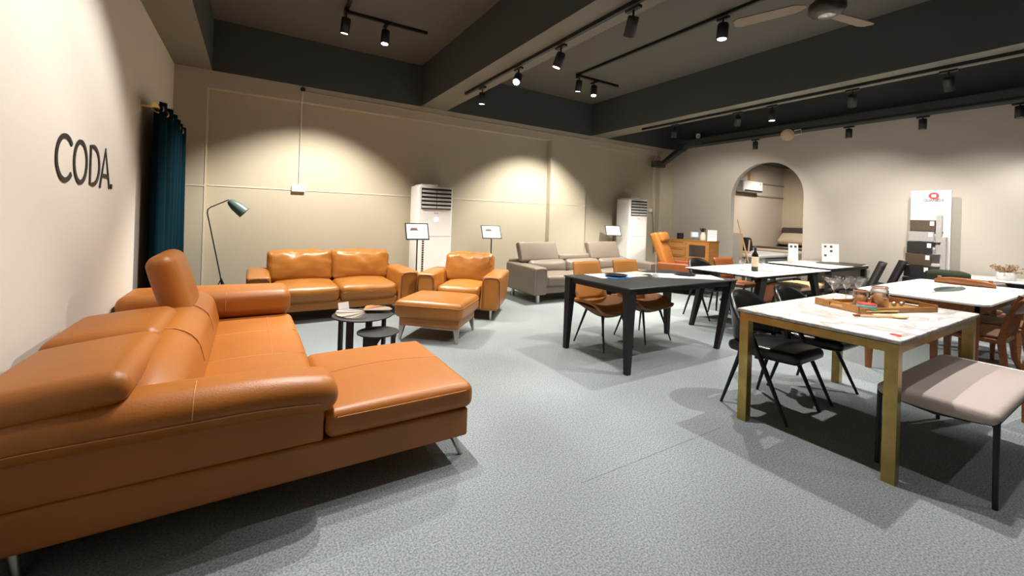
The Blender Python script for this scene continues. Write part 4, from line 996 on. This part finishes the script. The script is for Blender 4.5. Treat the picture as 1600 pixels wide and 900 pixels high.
MB().box((-.085, -.008, .05), (.085, .008, .17), M_louv).build('housing', t); MB().box((-.055, -.010, .07), (.055, -.0078, .155), M_screen).build('screen', t); MB().lathe([(0, 0), (.04, 0), (.01, .01), (.01, .06), (0, .06)], M_steel, 16).build('stand', t)
t = thing('milk_churn', 'cream churn shaped jug holding dark dried flowers on the sideboard', 'jug', (7.93, 5.30, zs_))
MB().lathe([(0, 0), (.055, 0), (.058, .01), (.058, .11), (.035, .14), (.035, .16), (.042, .17), (.038, .17), (.03, .15), (0, .14)], M_offw, 24).build('jug_body', t)
q = MB(); random.seed(2)
for k in range(40):
    a = random.uniform(0, 2*pi); rr = random.uniform(0, .06); zz = random.uniform(.18, .25)
    q.tube([(0, 0, .14), (rr*cos(a), rr*sin(a), zz)], .002, M_greyf, 4); q.lathe([(0, .010), (.010, 0), (0, -.010)], M_greyf, 6, Tr(rr*cos(a), rr*sin(a), zz))
q.build('dried_flowers', t)
t = thing('price_display', 'white card with rows of small print at the right end of the sideboard', 'card', (7.9, 5.08, zs_), R(-60))
q = MB().box((-.085, -.002, 0), (.085, .002, .22), M_whitew)
for r_ in range(3):
    for k in range(4): q.box((-.065+.035*k, -.0035, .185-.05*r_), (-.048+.035*k, -.0015, .195-.05*r_), M_inkg)
q.build('card', t)

# ------------------------------------------------------------------ room behind the arch
t = thing('split_air_conditioner', 'white wall mounted air conditioner in the room behind the arch', 'air conditioner', (11.73, YB, 2.40))
MB().rbox((-.48, -.24, -.15), (.48, 0, .15), .04, M_white, 6, 4).build('body', t); MB().box((-.44, -.246, -.135), (.44, -.2, -.10), M_dark).build('outlet', t); MB().box((.3, -.244, .06), (.36, -.238, .1), M_louv).build('badge', t)
MB().box((.1, -.08, .15), (.28, 0, .40), M_beigef).build('pipe_cover', t)
t = thing('bed', 'made bed with dark headboard seen through the arch', 'bed', (12.7, 5.75, 0))
MB().rbox((.98, -.85, 0), (1.08, .80, 1.30), .04, mat('brown_headboard', (.075, .055, .045), .6), 4, 3).build('headboard', t)
MB().rbox((-1.2, -.85, .05), (.98, .80, .45), .03, M_beigef, 4, 2).build('bed_base', t)
MB().rbox((-1.22, -.87, .44), (.98, .82, .72), .06, mat('bed_cover', (.42, .33, .26), .9), 6, 4, puff=(0, 0, .02)).build('mattress', t)
MB().rbox((-1.0, -.875, .715), (-.2, .822, .745), .012, mat('dark_throw', (.03, .025, .02), .8), 4, 2).build('throw', t)
p1 = MB().rbox((-.2, -.36, -.08), (.2, .36, .08), .06, M_cushion, 8, 4, puff=(.0, 0, .05), M=Ry(R(-38))).build('pillow'); tag(p1, 'beige pillow at the head of the bed, by the arch edge', 'pillow', 'pillows on the bed', (13.42, 5.35, .97))
p2 = p1.copy(); COL.objects.link(p2); p2.location = (13.42, 6.1, .97); p2['label'] = 'beige pillow at the head of the bed, nearer the wall corner'
t = thing('mattress_stack', 'grey sided mattress with white top standing behind the arch', 'mattress', (10.0, 5.35, 0))
MB().rbox((-.75, -.5, .08), (.75, .45, .62), .05, M_bedg, 4, 3).build('mattress_side', t); MB().rbox((-.76, -.51, .62), (.76, .46, .70), .03, M_whitew, 4, 3).build('topper', t)
tag(MB().rbox((-.06, -.16, -.16), (.06, .16, .16), .05, M_ink, 6, 3, puff=(.05, 0, 0), M=Ry(R(-20))).build('cushion'), 'black cushion on the grey mattress behind the ladder', 'cushion', None, (9.62, 5.38, .895))
t = thing('wooden_easel', 'light wood A-frame leaning ladder in the arch opening', 'easel', (9.2, 4.92, 0))
MB().tube([(0, .40, 1.45), (0, -.02, .0)], .017, M_woodp).build('leg', t); MB().tube([(.25, .26, 1.0), (-.12, .12, 0)], .017, M_woodp).build('leg', t)
MB().tube([(0, .36, 1.3), (.2, .45, 1.3)], .010, M_woodp).tube([(0, .12, .45), (.0, .3, .45)], .010, M_woodp).build('rung', t)
t = thing('leaning_mirror', 'tall pale wood framed panel standing at the left side of the arch', 'mirror', (8.95, 5.08, 0), R(-8))
MB().box((-.03, -.04, 0), (.0, .32, 1.15), M_woodp).build('frame', t); MB().box((-.034, -.01, .03), (-.029, .29, 1.12), mat('mirror_pane', (.55, .52, .48), .2)).build('pane', t)
